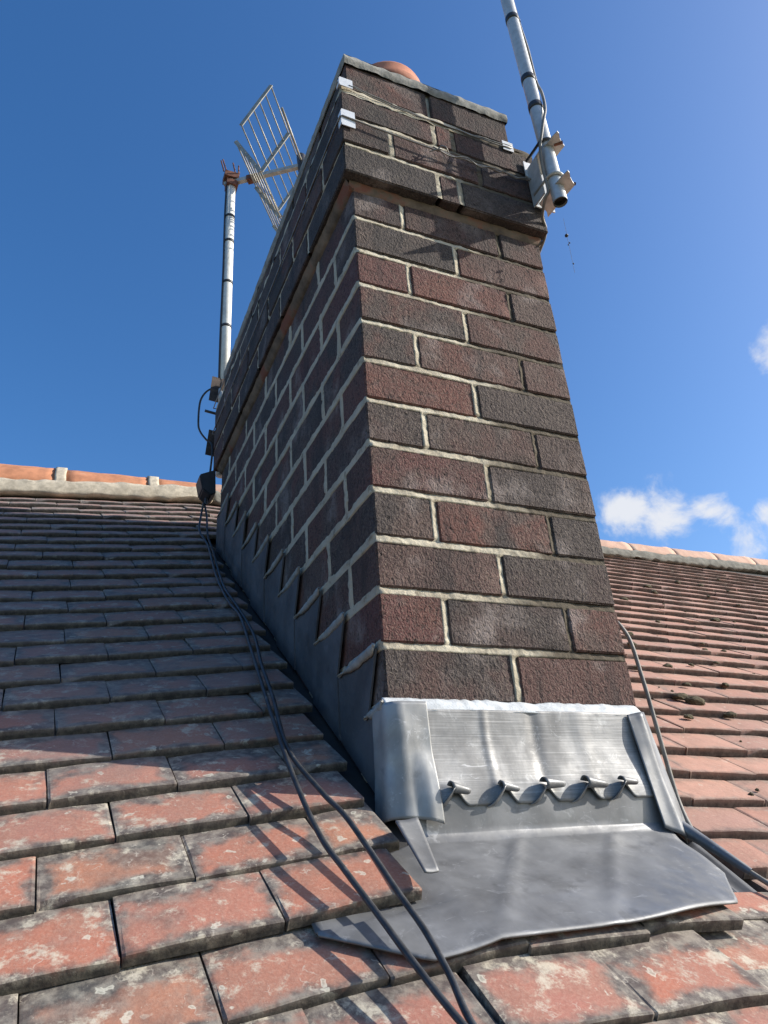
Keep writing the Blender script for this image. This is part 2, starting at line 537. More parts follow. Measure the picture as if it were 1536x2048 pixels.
M['lead_new'] = mat_lead('bright_new_lead', (0.30, 0.296, 0.286), 0.56, True, 0.28)
M['lead'] = mat_lead('dull_lead', (0.185, 0.187, 0.188), 0.47, False, 0.35)
M['lead_corner'] = mat_lead('dressed_lead', (0.31, 0.31, 0.30), 0.46, False, 0.3)
M['lead_shade_tone'] = mat_lead('shade_darkened_lead', (0.085, 0.087, 0.093), 0.6, False, 0.05)  # same lead, with the left flank's shade put into its base colour
M['seal'] = mat_flat('lead_sealant', (0.50, 0.52, 0.52), 0.7, 0, 0.2, 50, 0.6)
M['seal_grey'] = mat_flat('grey_pointing', (0.33, 0.32, 0.29), 0.9, 0, 0.2, 50, 0.6)
M['pot'] = mat_flat('terracotta_pot', (0.42, 0.17, 0.10), 0.8, 0, 0.2, 14, 0.4, ((0.34, 0.22, 0.16), 0.62))
M['galv'] = mat_flat('galvanised_steel', (0.50, 0.51, 0.50), 0.48, 0.35, 0.12, 60, 0.15)
M['galv_old'] = mat_flat('weathered_galvanised_steel', (0.46, 0.46, 0.43), 0.55, 0.3, 0.2, 40, 0.2, ((0.20, 0.15, 0.10), 0.63))
M['pole_old'] = mat_flat('painted_old_pole', (0.66, 0.65, 0.58), 0.5, 0.1, 0.15, 30, 0.2, ((0.30, 0.29, 0.26), 0.66))
M['tape'] = mat_flat('black_tape', (0.025, 0.025, 0.027), 0.5, 0, 0.3, 30, 0.1)
M['cable'] = mat_flat('black_cable', (0.035, 0.036, 0.038), 0.45, 0, 0.4, 60, 0.15, ((0.13, 0.125, 0.115), 0.60))
M['cable_grey'] = mat_flat('weathered_brown_cable', (0.19, 0.175, 0.15), 0.6, 0, 0.25, 50, 0.2)
M['wire'] = mat_flat('lashing_wire', (0.24, 0.225, 0.20), 0.5, 0.4, 0.3, 60, 0.1)
M['white'] = mat_flat('white_corner_plate', (0.72, 0.73, 0.73), 0.5, 0.2, 0.08, 40, 0.1)
M['alu'] = mat_flat('aerial_aluminium', (0.34, 0.33, 0.28), 0.5, 0.3, 0.25, 40, 0.1)
M['rust'] = mat_flat('rusted_clamp', (0.16, 0.065, 0.04), 0.8, 0.1, 0.4, 50, 0.4)
M['rust_dark'] = mat_flat('dark_rusted_steel', (0.075, 0.055, 0.042), 0.8, 0.1, 0.45, 40, 0.3)
M['plastic'] = mat_flat('black_plastic', (0.03, 0.03, 0.032), 0.5, 0, 0.2, 30, 0.1)
M['moss'] = mat_flat('dry_moss', (0.078, 0.064, 0.033), 0.97, 0, 0.45, 160, 1.0)
M['ground'] = mat_flat('far_ground', (0.10, 0.11, 0.07), 0.95, 0, 0.4, 0.2, 0.2)
M['under'] = mat_flat('roof_underlay', (0.03, 0.028, 0.026), 0.9, 0, 0.2, 20, 0.2)
M['wall'] = mat_flat('house_wall_brick', (0.26, 0.15, 0.11), 0.9, 0, 0.2, 6, 0.3)

# ------------------------------------------------------------------ ground and the house the roof belongs to
g = MB(); g.box((-700, -700, -5.6), (700, 700, -5.0))
tag(g.build('ground', M['ground']), 'far ground below the house', None, None, 'structure')

# ------------------------------------------------------------------ the roof surface
A_ = 0.733
def s_row(x):                                  # how far a course runs up or down the slope along the roof
    return 0.055 * sm(0.2, 0.45, x) - (0.06 * (x - 0.45) * sm(0.3, 0.6, x) if x > 0.3 else 0)
def rz(x, y):
    h = 0.1 * x if x < 0 else -0.05 * sm(0.2, 0.45, x)
    h += 0.006 * nse(x * 1.3, y * 1.3, 3.1) * sm(-0.1, 0.4, y)
    return A_ * y - 0.198 + h
PITCH = math.atan(A_)
DY, TT, TW = 0.0745, 0.0125, 0.1486
GAUGE = DY / math.cos(PITCH)

def tile_mesh(x0, x1, seed, mat, length=0.135, TT=0.0125):
    """clay plain tile: local x across, y up the slope from the tail, z out of the top face"""
    rnd = random.Random(seed)
    nx = 5
    xs = [x0, x0 + 0.003] + [x0 + (x1 - x0) * k / (nx - 1) for k in range(1, nx - 1)] + [x1 - 0.003, x1]
    n = len(xs)
    rows = []
    off = [rnd.uniform(-1, 1) * 0.0008 for _ in range(n)]
    chip = [0.0] * n
    if rnd.random() < 0.6:
        chip[rnd.choice((0, n - 1, rnd.randrange(n)))] = rnd.uniform(0.001, 0.0045)
    ed = [0.0005 if i in (0, n - 1) else 0.0 for i in range(n)]
    cam_ = [0.0016 * (1 - ((x - (x0 + x1) / 2) / ((x1 - x0) / 2)) ** 2) for x in xs]
    rows.append([(xs[i], off[i] + 0.0006 * rnd.uniform(-1, 1), -TT + rnd.uniform(-0.0008, 0.0008)) for i in range(n)])          # lower arris
    rows.append([(xs[i], off[i] + chip[i] * 0.6, -0.0016 - chip[i] - ed[i] + cam_[i] + rnd.uniform(-0.0005, 0.0005)) for i in range(n)])
    rows.append([(xs[i], off[i] + 0.0015 + chip[i], -0.0002 - ed[i] - chip[i] * 0.3 + cam_[i]) for i in range(n)])
    rows.append([(xs[i], 0.045, -ed[i] + cam_[i] + rnd.uniform(-0.0004, 0.0004)) for i in range(n)])
    rows.append([(xs[i], length, -ed[i] + cam_[i]) for i in range(n)])
    rows.append([(xs[i], length, -TT) for i in range(n)])
    vs = [p for r in rows for p in r]
    fs = [(j * n + i, j * n + i + 1, (j + 1) * n + i + 1, (j + 1) * n + i) for j in range(len(rows) - 1) for i in range(n - 1)]
    fs.append(tuple(j * n for j in range(len(rows))))
    fs.append(tuple(j * n + n - 1 for j in range(len(rows)))[::-1])
    me = bpy.data.meshes.new('tile')
    me.from_pydata(vs, [], fs)
    uvl = me.uv_layers.new(name='UVMap')
    w = x1 - x0
    for p in me.polygons:
        for li in p.loop_indices:
            c = vs[me.loops[li].vertex_index]
            vv = c[1] / GAUGE
            if c[2] < -0.006:
                vv = -0.03 if c[1] < 0.02 else vv
            elif c[1] < 0.0015:
                vv = -0.002
            uvl.data[li].uv = ((c[0] - x0) / w, vv)
    me.materials.append(mat)
    return me

roof = empty('tiled_roof', (0.2, 0.6, 0.24))
tag(roof, 'pitched roof of weathered red clay plain tiles around the chimney', 'roof', None, 'structure')

tile_cache = {}
def get_tile(x0, x1, kind, length=0.135):
    full = abs((x1 - x0) - TW) < 1e-6
    key = (round(x0, 3), round(x1, 3), kind, random.randrange(7) if full else random.randrange(3), length)
    if key not in tile_cache:
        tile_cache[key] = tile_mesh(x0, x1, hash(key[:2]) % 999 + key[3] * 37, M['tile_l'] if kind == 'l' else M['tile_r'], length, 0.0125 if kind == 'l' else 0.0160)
    return tile_cache[key]

def ridge_y(x):
    return 1.795 + 0.05 * max(x, 0) if x > 0 else 1.795

PITCHX = 0.1497
specs = []
for k in range(-7, 29):
    y0 = -0.155 + DY * k
    off = -0.341 if k % 2 == 0 else -0.415
    for c in range(-16, 30):
        xa = off + PITCHX * c
        xb = xa + TW
        xc = (xa + xb) / 2
        yt = y0 + s_row(xc)
        if yt > ridge_y(xc) + 0.02:
            continue
        pieces = [(xa, xb)]
        gapL, gapR = -0.030 - random.uniform(0, 0.006), 0.468 + random.uniform(0, 0.006)
        if -1 < k < 26 and y0 > -0.20 and yt + 0.05 < 1.27:      # cut round the chimney
            if k == 0:
                gapL, gapR = -0.037, 0.478
            pieces = []
            if xa < gapL - 0.02:
                pieces.append((xa, min(xb, gapL)))
            if xb > gapR + 0.02:
                pieces.append((max(xa, gapR), xb))
        for (a, b) in pieces:
            if b - a < 0.02:
                continue
            specs.append((k, a, b, yt))

def tile_matrix(k, a, b, yt, full):
    xc = (a + b) / 2
    rj = random.Random(int(a * 1000) * 31 + k * 7)
    yt += rj.uniform(-0.0025, 0.0025)
    e = 0.02
    sl_ = max(-0.07, min(0.03, (s_row(xc + e) - s_row(xc - e)) / (2 * e)))
    hz_ = max(-0.06, min(0.11, (rz(xc + e, yt) - rz(xc - e, yt)) / (2 * e)))
    X = Vector((1.0, sl_, hz_ + A_ * sl_))
    X.normalize()
    th = PITCH - math.asin((0.0160 if a > 0.44 else TT) / GAUGE) * 0.93 + rj.uniform(-0.010, 0.010)
    U = Vector((0, math.cos(th), math.sin(th)))
    U = (U - X * U.dot(X)).normalized()
    N = X.cross(U)
    rot = rj.uniform(-0.012, 0.012)
    lift = rj.uniform(-0.0010, 0.0022)
    if k == 0 and a < 0 and b > -0.25:
        lift += 0.004
    Xr = X * math.cos(rot) + U * math.sin(rot)
    Ur = N.cross(Xr)
    roll = rj.uniform(-0.010, 0.010)
    Xr2 = Xr * math.cos(roll) + N * math.sin(roll)
    Nr = Xr2.cross(Ur)
    P = Vector((xc, yt, rz(xc, yt))) + N * lift
    return Matrix(((Xr2.x, Ur.x, Nr.x, P.x), (Xr2.y, Ur.y, Nr.y, P.y), (Xr2.z, Ur.z, Nr.z, P.z), (0, 0, 0, 1)))

ranked = []
for sp in specs:
    k, a, b, yt = sp
    xc = (a + b) / 2
    p = [to_px((xx, yy, rz(xx, yy))) for xx in (a, b) for yy in (yt, yt + DY)]
    area = 0.0
    if all(q is not None for q in p):
        inside = any(-20 < q[0] < 1556 and -20 < q[1] < 2068 for q in p)
        if inside:
            (x1, y1), (x2, y2), (x3, y3), (x4, y4) = [(q[0], q[1]) for q in p]
            area = 0.5 * abs((x1 - x4) * (y2 - y3) - (x2 - x3) * (y1 - y4)) + 1
            hid = all((0 if yt < 0 else 430) - 10 < q[0] < 1240 and q[1] < 1500 for q in p) and a > -0.02 and a < 2 and xc > 0.45
            if hid and p[0][0] < 1195:
                area = 0
    ranked.append((area, sp))
ranked.sort(key=lambda q: -q[0])
rest = {'l': MB(), 'r': MB()}
rest_uv = {'l': [], 'r': []}
for idx, (area, (k, a, b, yt)) in enumerate(ranked):
    right = a > 0.44 and (k >= 0 or random.random() < 0.3)
    kind = 'r' if right else 'l'
    mtx = tile_matrix(k, a, b, yt, True)
    xc = (a + b) / 2
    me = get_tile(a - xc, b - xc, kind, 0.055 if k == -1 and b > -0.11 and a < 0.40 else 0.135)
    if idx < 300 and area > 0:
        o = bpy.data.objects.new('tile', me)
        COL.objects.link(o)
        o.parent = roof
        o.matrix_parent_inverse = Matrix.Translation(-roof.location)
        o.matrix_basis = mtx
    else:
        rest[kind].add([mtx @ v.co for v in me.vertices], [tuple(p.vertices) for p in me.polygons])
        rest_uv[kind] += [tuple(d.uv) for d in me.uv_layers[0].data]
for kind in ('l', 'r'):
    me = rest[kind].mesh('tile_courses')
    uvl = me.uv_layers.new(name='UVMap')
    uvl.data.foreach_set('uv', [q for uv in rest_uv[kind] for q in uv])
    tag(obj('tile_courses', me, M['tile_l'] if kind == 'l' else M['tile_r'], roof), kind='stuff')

def under(u, v):
    x = -2.8 + 7.8 * u
    y = -0.75 + 2.62 * v
    return (x, y + s_row(x), rz(x, y + s_row(x)) - 0.042)
u_ = MB(); u_.sheet(under, 40, 14, 0.02)
u_.build('underlay', M['under'], roof)
# rear slope, hidden behind the ridge
bk = MB(); bk.sheet(lambda u, v: (-2.8 + 7.8 * u, ridge_y(0) + 0.12 + 2.4 * v, rz(0, 1.86) - 0.02 - 1.75 * v), 4, 4, 0.03)
bk.build('rear_slope', M['under'], roof)
# the house walls carrying the roof
hw = MB(); hw.box((-2.7, -0.6, -5.0), (4.9, 4.2, -0.75))
tag(hw.build('house_wall', M['wall']), 'red brick walls of the house below the tiled roof', 'wall', None, 'structure')

# ridge
def ridge_z(x):
    return 1.104 + 0.04 * x if x < 0.1 else rz(x, ridge_y(x)) + 0.016
def ridge_tile(xa, xb, mat, r0, seed):
    rnd = random.Random(seed)
    def P(u, v):
        x = xa + (xb - xa) * u
        a = math.pi * (0.02 + 0.96 * v)
        r = r0 * (1 + 0.02 * rnd.uniform(-1, 1) * 0.3) + (0.004 if u > 0.93 else 0)
        yb = ridge_y(x) + 0.112
        zb = ridge_z(x)
        yb = ridge_y(x) + r0
        return (x, yb - r * 0.98 * math.cos(a), zb + r * 0.90 * math.sin(a) + 0.004 * nse(x * 9, v * 4, seed))
    b = MB(); b.sheet(P, 9, 13, -0.013)
    return b.build('ridge_tile', mat, roof, True)

def bedding(xa, xb, mat, name, hgt, yoff, seed):
    def P(u, v):
        x = xa + (xb - xa) * u
        yb = ridge_y(x)
        zb = rz(x, yb)
        if x < 0.1:
            hg = max(0.026, ridge_z(x) - 0.010 - zb)
        else:
            hg = hgt
        bulge = 0.003 * math.sin(v * math.pi) + 0.0025 * nse(x * 22, v * 3, seed)
        t_ = hg * (0.95 + 0.30 * nse(x * 9, 0.3, seed + 4))
        return (x, yb - 0.002 + yoff + 0.012 * v - bulge, zb - 0.02 + (t_ + 0.02) * v)
    b = MB(); b.sheet(P, max(12, int((xb - xa) * 90)), 6, -0.05)
    return b.build(name, mat, roof, True)

x = -2.55
i = 0
while x < -0.02:
    ridge_tile(x, min(x + 0.312, 0.07), M['ridge_l'], 0.165, i)
    xn = x + 0.345
    if xn < 0.0:
        def J(u, v, x=xn):
            xx = x - 0.036 + 0.040 * u
            a = math.pi * (0.02 + 0.96 * v)
            rr = 0.165 + 0.0015 + 0.002 * nse(xx * 60, v * 6, 2)
            return (xx + 0.004 * nse(v * 9, 1, x), ridge_y(xx) + 0.165 - rr * 0.98 * math.cos(a), ridge_z(xx) + rr * 0.90 * math.sin(a))
        b = MB(); b.sheet(J, 5, 15, -0.02)
        b.build('ridge_joint', M['bed'], roof, True)
    x = xn
    i += 1
bedding(-2.6, 0.07, M['bed'], 'ridge_bedding', 0.042, 0.0, 1.7)
x = 0.061
while x < 4.9:
    ridge_tile(x, x + 0.33, M['ridge_r'], 0.112, i)
    x += 0.333
    i += 1
bedding(0.08, 4.95, M['bed_old'], 'ridge_bedding', 0.010, 0.010, 5.2)

# ------------------------------------------------------------------ chimney
ch = empty('brick_chimney', (0.22, 0.6, -0.2))
tag(ch, 'tall dark brick chimney stack with pale pointing and an oversailing top', 'chimney')
WID, DEP = 0.441, 1.2
brick_cache = {}
def brick_mesh(dx, dy, dz, seed):
    rnd = random.Random(seed * 13 + int(dx * 1000) + int(dy * 100))
    b = 0.0026
    def ax(d, n):
        return [-d / 2, -d / 2 + b] + [-d / 2 + d * k / n for k in range(1, n)] + [d / 2 - b, d / 2]
    X, Y, Z = ax(dx, max(2, int(dx / 0.035))), ax(dy, max(2, int(dy / 0.05))), ax(dz, 3)
    idx, vs, fs = {}, [], []
    so = seed * 7.7
    def vert(i, j, k):
        key = (i, j, k)
        if key in idx:
            return idx[key]
        p = Vector((X[i], Y[j], Z[k]))
        lim = [i in (0, len(X) - 1), j in (0, len(Y) - 1), k in (0, len(Z) - 1)]
        q = p.copy()
        if sum(lim) >= 2:
            pull = 0.0008 + 0.0022 * max(0, 0.35 + nse(p.x * 60 + so, p.y * 60, p.z * 80)) + (0.0016 if sum(lim) == 3 else 0)
            for a in range(3):
                if lim[a]:
                    q[a] -= math.copysign(max(pull, 0.0006), p[a])
        q += Vector((nse(p.x * 30, p.y * 30, p.z * 30 + so), nse(p.x * 30 + 9, p.y * 30, p.z * 30 + so), nse(p.x * 22, p.y * 30 + 7, so + p.z * 5))) * 0.0008
        idx[key] = len(vs)
        vs.append(q)
        return idx[key]
    nX, nY, nZ = len(X), len(Y), len(Z)
    for i in range(nX - 1):
        for k in range(nZ - 1):
            fs.append((vert(i, 0, k), vert(i + 1, 0, k), vert(i + 1, 0, k + 1), vert(i, 0, k + 1)))
            fs.append((vert(i, nY - 1, k), vert(i, nY - 1, k + 1), vert(i + 1, nY - 1, k + 1), vert(i + 1, nY - 1, k)))
        for j in range(nY - 1):
            fs.append((vert(i, j, 0), vert(i, j + 1, 0), vert(i + 1, j + 1, 0), vert(i + 1, j, 0)))
            fs.append((vert(i, j, nZ - 1), vert(i + 1, j, nZ - 1), vert(i + 1, j + 1, nZ - 1), vert(i, j + 1, nZ - 1)))
    for j in range(nY - 1):
        for k in range(nZ - 1):
            fs.append((vert(0, j, k), vert(0, j, k + 1), vert(0, j + 1, k + 1), vert(0, j + 1, k)))
            fs.append((vert(nX - 1, j, k), vert(nX - 1, j + 1, k), vert(nX - 1, j + 1, k + 1), vert(nX - 1, j, k + 1)))
    me = bpy.data.meshes.new('brick')
    me.from_pydata(vs, [], fs)
    me.polygons.foreach_set('use_smooth', [True] * len(fs))
    me.set_sharp_from_angle(angle=R(28))
    me.materials.append(M['brick'])
    return me

bricks = []
def brick(x0, x1, y0, y1, z0, z1):
    if z1 < rz(0, min(max((y0 + y1) / 2, 0), 1.3)) - 0.02 and y0 > 0.05:
        return
    key = (round(x1 - x0, 3), round(y1 - y0, 3), round(z1 - z0, 3), random.randrange(4))
    if key not in brick_cache:
        brick_cache[key] = brick_mesh(x1 - x0, y1 - y0, z1 - z0, key[3])
    o = bpy.data.objects.new('brick', brick_cache[key])
    COL.objects.link(o)
    o.parent = ch
    o.matrix_parent_inverse = Matrix.Translation(-ch.location)
    j = lambda s: random.uniform(-s, s)
    o.location = ((x0 + x1) / 2 + j(0.0008), (y0 + y1) / 2 + j(0.0008), (z0 + z1) / 2 + j(0.0008))
    if random.random() < 0.5:
        o.rotation_euler = (j(0.003), j(0.006), math.pi + j(0.005))
    else:
        o.rotation_euler = (j(0.003), j(0.006), j(0.005))
    bricks.append(o)

J = 0.0055
def ring(front, x0, x1, y0, y1, z0, z1, side_joint, corner_deep):
    """one course: front bricks, then the two flanks and the back"""
    for n, (a, b) in enumerate(front):
        d = side_joint - J if n in (0, len(front) - 1) else 0.1
        brick(a, b, y0, y0 + d, z0, z1)
    js = []
    y = y0 + side_joint
    while y < y1 - 0.06:
        js.append(y)
        y += 0.218
    for n, ya in enumerate(js):
        yb = js[n + 1] - J if n + 1 < len(js) else y1
        brick(x0, x0 + 0.102, ya + J, yb, z0, z1)
        brick(x1 - 0.102, x1, ya + J, yb, z0, z1)
    brick(x0 + 0.113, x1 - 0.113, y1 - 0.102, y1, z0, z1)

for r in range(1, 14):
    z0, z1 = 0.935 - 0.085 * r + 0.0052, 0.935 - 0.085 * (r - 1) - 0.0052
    if r % 2:
        ring([(0, 0.103), (0.112, 0.329), (0.338, 0.441)], 0, WID, 0, DEP, z0, z1, 0.2087, 0.2)
    else:
        ring([(0, 0.216), (0.225, 0.441)], 0, WID, 0, DEP, z0, z1, 0.1117, 0.1)
OX0, OX1, OY0, OY1 = -0.024, 0.453, -0.026, 1.226
ring([(OX0, 0.181), (0.191, 0.232), (0.242, OX1)], OX0, OX1, OY0, OY1, 0.941, 1.014, 0.235, 0)
ring([(OX0, 0.079), (0.089, 0.290), (0.300, OX1)], OX0, OX1, OY0, OY1, 1.026, 1.098, 0.125, 0)
ring([(OX0, 0.187), (0.197, 0.234), (0.244, OX1)], OX0, OX1, OY0, OY1, 1.109, 1.176, 0.235, 0)
AX0, AX1, AY0, AY1 = 0.000, 0.412, -0.006, 1.204
ring([(AX0, 0.197), (0.207, AX1)], AX0, AX1, AY0, AY1, 1.226, 1.308, 0.17, 0)

# mortar: one skin per face, struck joints modelled in relief
BEDS = [0.935 - 0.085 * r for r in range(0, 16)]
def bed_t(z, hw=0.0085):
    for b in BEDS:
        if abs(z - b) < hw:
            return (z - b) / hw
    return None
def face_relief(u, z, perp, hw=0.0085, proud=0.0):
    """how far the mortar lies behind the brick face"""
    t = bed_t(z, hw)
    n1 = nse(u * 90, z * 110, 1.3) * 0.0015 + nse(u * 19, z * 40, 7.7) * 0.0016
    if t is not None:
        return max(-0.0026, 0.0018 + 0.0030 * t * (1 - proud) + n1 - proud * 0.0026)
    for p in perp:
        if abs(u - p) < hw:
            return max(-0.0026, 0.0016 + 0.0030 * (1 - proud) * (u - p) / hw + n1 - proud * 0.0026)
    return 0.0065

mo = MB()
F_ODD, F_EVEN = [0.1075, 0.3335], [0.2205]
def perps(z, odd, even):
    r = int(math.floor((0.935 - z) / 0.085)) + 1
    return odd if r % 2 else even
def Pf(u, v):
    x = 0.0022 + (WID - 0.0044) * u
    z = -0.30 + 1.232 * v
    d = face_relief(x, z, perps(z, F_ODD, F_EVEN))
    if x > 0.30:
        d += 0.0010 * sm(0.28, 0.36, x)
    if min(x, WID - x) < 0.005:
        d = 0.0022
    return (x, d, z)
mo.grid(Pf, 150, 500)
S_ODD = [0.2087 + 0.218 * k for k in range(5)]
S_EVEN = [0.1117 + 0.218 * k for k in range(5)]
def Pl(u, v):
    y = 0.0022 + (DEP - 0.0044) * u
    z = -0.30 + 1.232 * v
    return (0.0022 if y < 0.004 else face_relief(y, z, perps(z, S_ODD, S_EVEN), 0.0088 + 0.0018 * nse(y * 25, z * 25, 4), 1.0), y, z)
def flipgrid(P, nu, nv):
    mo.grid(lambda a, b: P(1 - a, b), nu, nv)
flipgrid(Pl, 240, 500)
mo.grid(lambda u, v: (WID - face_relief(0.0045 + (DEP - 0.009) * u, -0.30 + 1.232 * v, perps(-0.30 + 1.232 * v, S_ODD, S_EVEN)), 0.0045 + (DEP - 0.009) * u, -0.30 + 1.232 * v), 160, 330)
flipgrid(lambda u, v: (0.004 + (WID - 0.008) * u, DEP - face_relief(u * WID, -0.30 + 1.232 * v, [0.1075, 0.3335]), -0.30 + 1.232 * v), 60, 330)
mo.box((0.02, 0.02, -0.5), (WID - 0.02, DEP - 0.02, 0.93))
mo.build('mortar', M['mortar'], ch, True)

# oversail mortar
om = MB()
OB = [1.020, 1.1035]
def relief_o(u, z, pj):
    n1 = nse(u * 60, z * 80, 3.9) * 0.0018 + nse(u * 15, z * 30, 2.2) * 0.0015
    for b in OB:
        if abs(z - b) < 0.008:
            return max(-0.002, 0.0022 + 0.0025 * (z - b) / 0.008 + n1)
    for p in pj:
        if abs(u - p) < 0.008:
            return max(-0.002, 0.002 + n1)
    return 0.0065
def oj(z):
    return [0.186, 0.237] if z < 1.02 else ([0.084, 0.295] if z < 1.1035 else [0.192, 0.239])
def os_(z):
    s0 = 0.125 if 1.02 < z < 1.1035 else 0.235
    return [OY0 + s0 + 0.218 * k for k in range(6)]
ZL, ZH = 0.944, 1.174
om.grid(lambda u, v: (OX0 + 0.005 + (OX1 - OX0 - 0.01) * u, OY0 + relief_o(OX0 + 0.005 + (OX1 - OX0 - 0.01) * u, ZL + (ZH - ZL) * v, oj(ZL + (ZH - ZL) * v)), ZL + (ZH - ZL) * v), 150, 100)
om.grid(lambda u, v: (OX0 + relief_o(OY0 + 0.005 + (OY1 - OY0 - 0.01) * (1 - u), ZL + (ZH - ZL) * v, os_(ZL + (ZH - ZL) * v)), OY0 + 0.005 + (OY1 - OY0 - 0.01) * (1 - u), ZL + (ZH - ZL) * v), 220, 90)
om.grid(lambda u, v: (OX1 - relief_o(OY0 + 0.005 + (OY1 - OY0 - 0.01) * u, ZL + (ZH - ZL) * v, os_(ZL + (ZH - ZL) * v)), OY0 + 0.005 + (OY1 - OY0 - 0.01) * u, ZL + (ZH - ZL) * v), 120, 60)
COVE = M['bed_old']
def cove(P0, P1, n0, over):
    P0, P1, n0 = Vector(P0), Vector(P1), Vector(n0)
    def P(u, v):
        p = P0.lerp(P1, u)
        w = 0.0022 * nse(p.x * 40 + p.y * 40, v * 3, 6)
        return p + n0 * ((over + 0.001 + w) * v ** 0.8 - 0.002) + Vector((0, 0, 0.021 * v ** 1.4 - 0.004 + w))
    cv.grid(P, 90, 6)
cv = MB()
cove((-0.008, 0.0, 0.922), (WID + 0.004, 0.0, 0.922), (0, -1, 0), 0.007)
cove((0.0, DEP, 0.922), (0.0, -0.006, 0.922), (-1, 0, 0), 0.016)
cove((WID, -0.006, 0.922), (WID, DEP, 0.922), (1, 0, 0), 0.008)
cv.build('mortar_cove', M['cove'], ch, True)
om.box((OX0 + 0.03, OY0 + 0.03, 0.93), (OX1 - 0.03, OY1 - 0.006, 1.17))
# weathered fillet on the ledge between the oversail and the top course
def fillet(P0, P1, n0, tuck, hh=1.0):
    P0, P1, n0 = Vector(P0), Vector(P1), Vector(n0)
    def P(u, v):
        p = P0.lerp(P1, u)
        w = nse(p.x * 30 + p.y * 30, v * 3, 5) * 0.004
        prof = [(0.0, 0.0), (0.0015, 0.012), (0.007, 0.028), (0.016, 0.042), (tuck, 0.048)]
        i = v * (len(prof) - 1)
        a, b = prof[int(min(i, len(prof) - 2))], prof[int(min(i, len(prof) - 2)) + 1]
        t = i - int(min(i, len(prof) - 2))
        d, h = a[0] + (b[0] - a[0]) * t, a[1] + (b[1] - a[1]) * t
        return p + n0 * (0.003 - d + w) + Vector((0, 0, (h + w) * hh))
    om.grid(P, 90, 9)
fillet((OX0, OY0 + 0.003, 1.172), (OX1, OY0 + 0.003, 1.172), (0, -1, 0), 0.022)
fillet((OX0 + 0.003, OY1, 1.172), (OX0 + 0.003, OY0, 1.172), (-1, 0, 0), 0.028)
fillet((OX1 - 0.003, OY0, 1.172), (OX1 - 0.003, OY1, 1.172), (1, 0, 0), 0.046, 0.25)
om.box((AX0 + 0.006, AY0 + 0.006, 1.17), (AX1 - 0.006, AY1 - 0.006, 1.312))
om.build('mortar', M['mortar'], ch, True)

# flaunching
def fl(u, v):
    x = AX0 - 0.003 + (AX1 - AX0 + 0.006) * u
    y = AY0 - 0.004 + (AY1 - AY0 + 0.008) * v
    e = min(x - AX0 + 0.003, AX1 + 0.003 - x, y - AY0 + 0.004, AY1 + 0.004 - y)
    z = 1.334 + 0.020 * sm(0, 0.02, e) + 0.08 * sm(0.0, 0.25, e) + 0.003 * nse(x * 11, y * 11, 1) + 0.0012 * nse(x * 50, y * 50, 1)
    return (x, y, z)
fb = MB(); fb.grid(fl, 60, 120)
n_u = 60
def skirt(pts_uv):
    def P(u, v):
        i = u * (len(pts_uv) - 1)
        a = pts_uv[int(min(i, len(pts_uv) - 2))]; b = pts_uv[int(min(i, len(pts_uv) - 2)) + 1]
        t = i - int(min(i, len(pts_uv) - 2))
        p = Vector(fl(a[0] + (b[0] - a[0]) * t, a[1] + (b[1] - a[1]) * t))
        lo = 1.304 + 0.006 * nse(p.x * 13, p.y * 13, 8) + 0.002 * nse(p.x * 70, p.y * 70, 8)
        q = Vector((p.x, p.y, lo + (p.z - lo) * v))
        out_ = 0.0035 * math.sin(v * math.pi) + 0.0025 * nse(p.x * 50, p.y * 50, v * 4)
        cx, cy = 0.206, 0.6
        if abs(p.y - AY0) < 0.006: q.y -= out_
        elif abs(p.y - AY1) < 0.006: q.y += out_
        elif p.x < cx: q.x -= out_
        else: q.x += out_
        return q
    fb.grid(P, 120, 6)
skirt([(0, 0), (1, 0)]); skirt([(1, 0), (1, 1)]); skirt([(1, 1), (0, 1)]); skirt([(0, 1), (0, 0)])
fb.build('flaunching', M['flaunch'], ch, True)

# pots
def pot(cx, cy, ztop):
    zb = 1.36
    h = ztop - zb
    p = MB()
    p.lathe([(0.098, -0.02), (0.100, 0.02), (0.103, h * 0.5), (0.104, h - 0.085), (0.120, h - 0.075), (0.124, h - 0.05), (0.113, h - 0.035), (0.117, h - 0.012), (0.114, h - 0.003), (0.108, h), (0.092, h - 0.002), (0.088, h - 0.03), (0.085, h - 0.2), (0.02, h - 0.21)], (cx, cy, zb), 40)
    return p.build('chimney_pot', M['pot'], ch, True)
pot(0.318, 0.40, 1.912)

# ------------------------------------------------------------------ leadwork
ld = empty('lead_flashing', (0.22, -0.03, -0.25))
tag(ld, 'grey lead flashing dressed round the foot of the chimney with a scalloped curled hem', 'flashing')

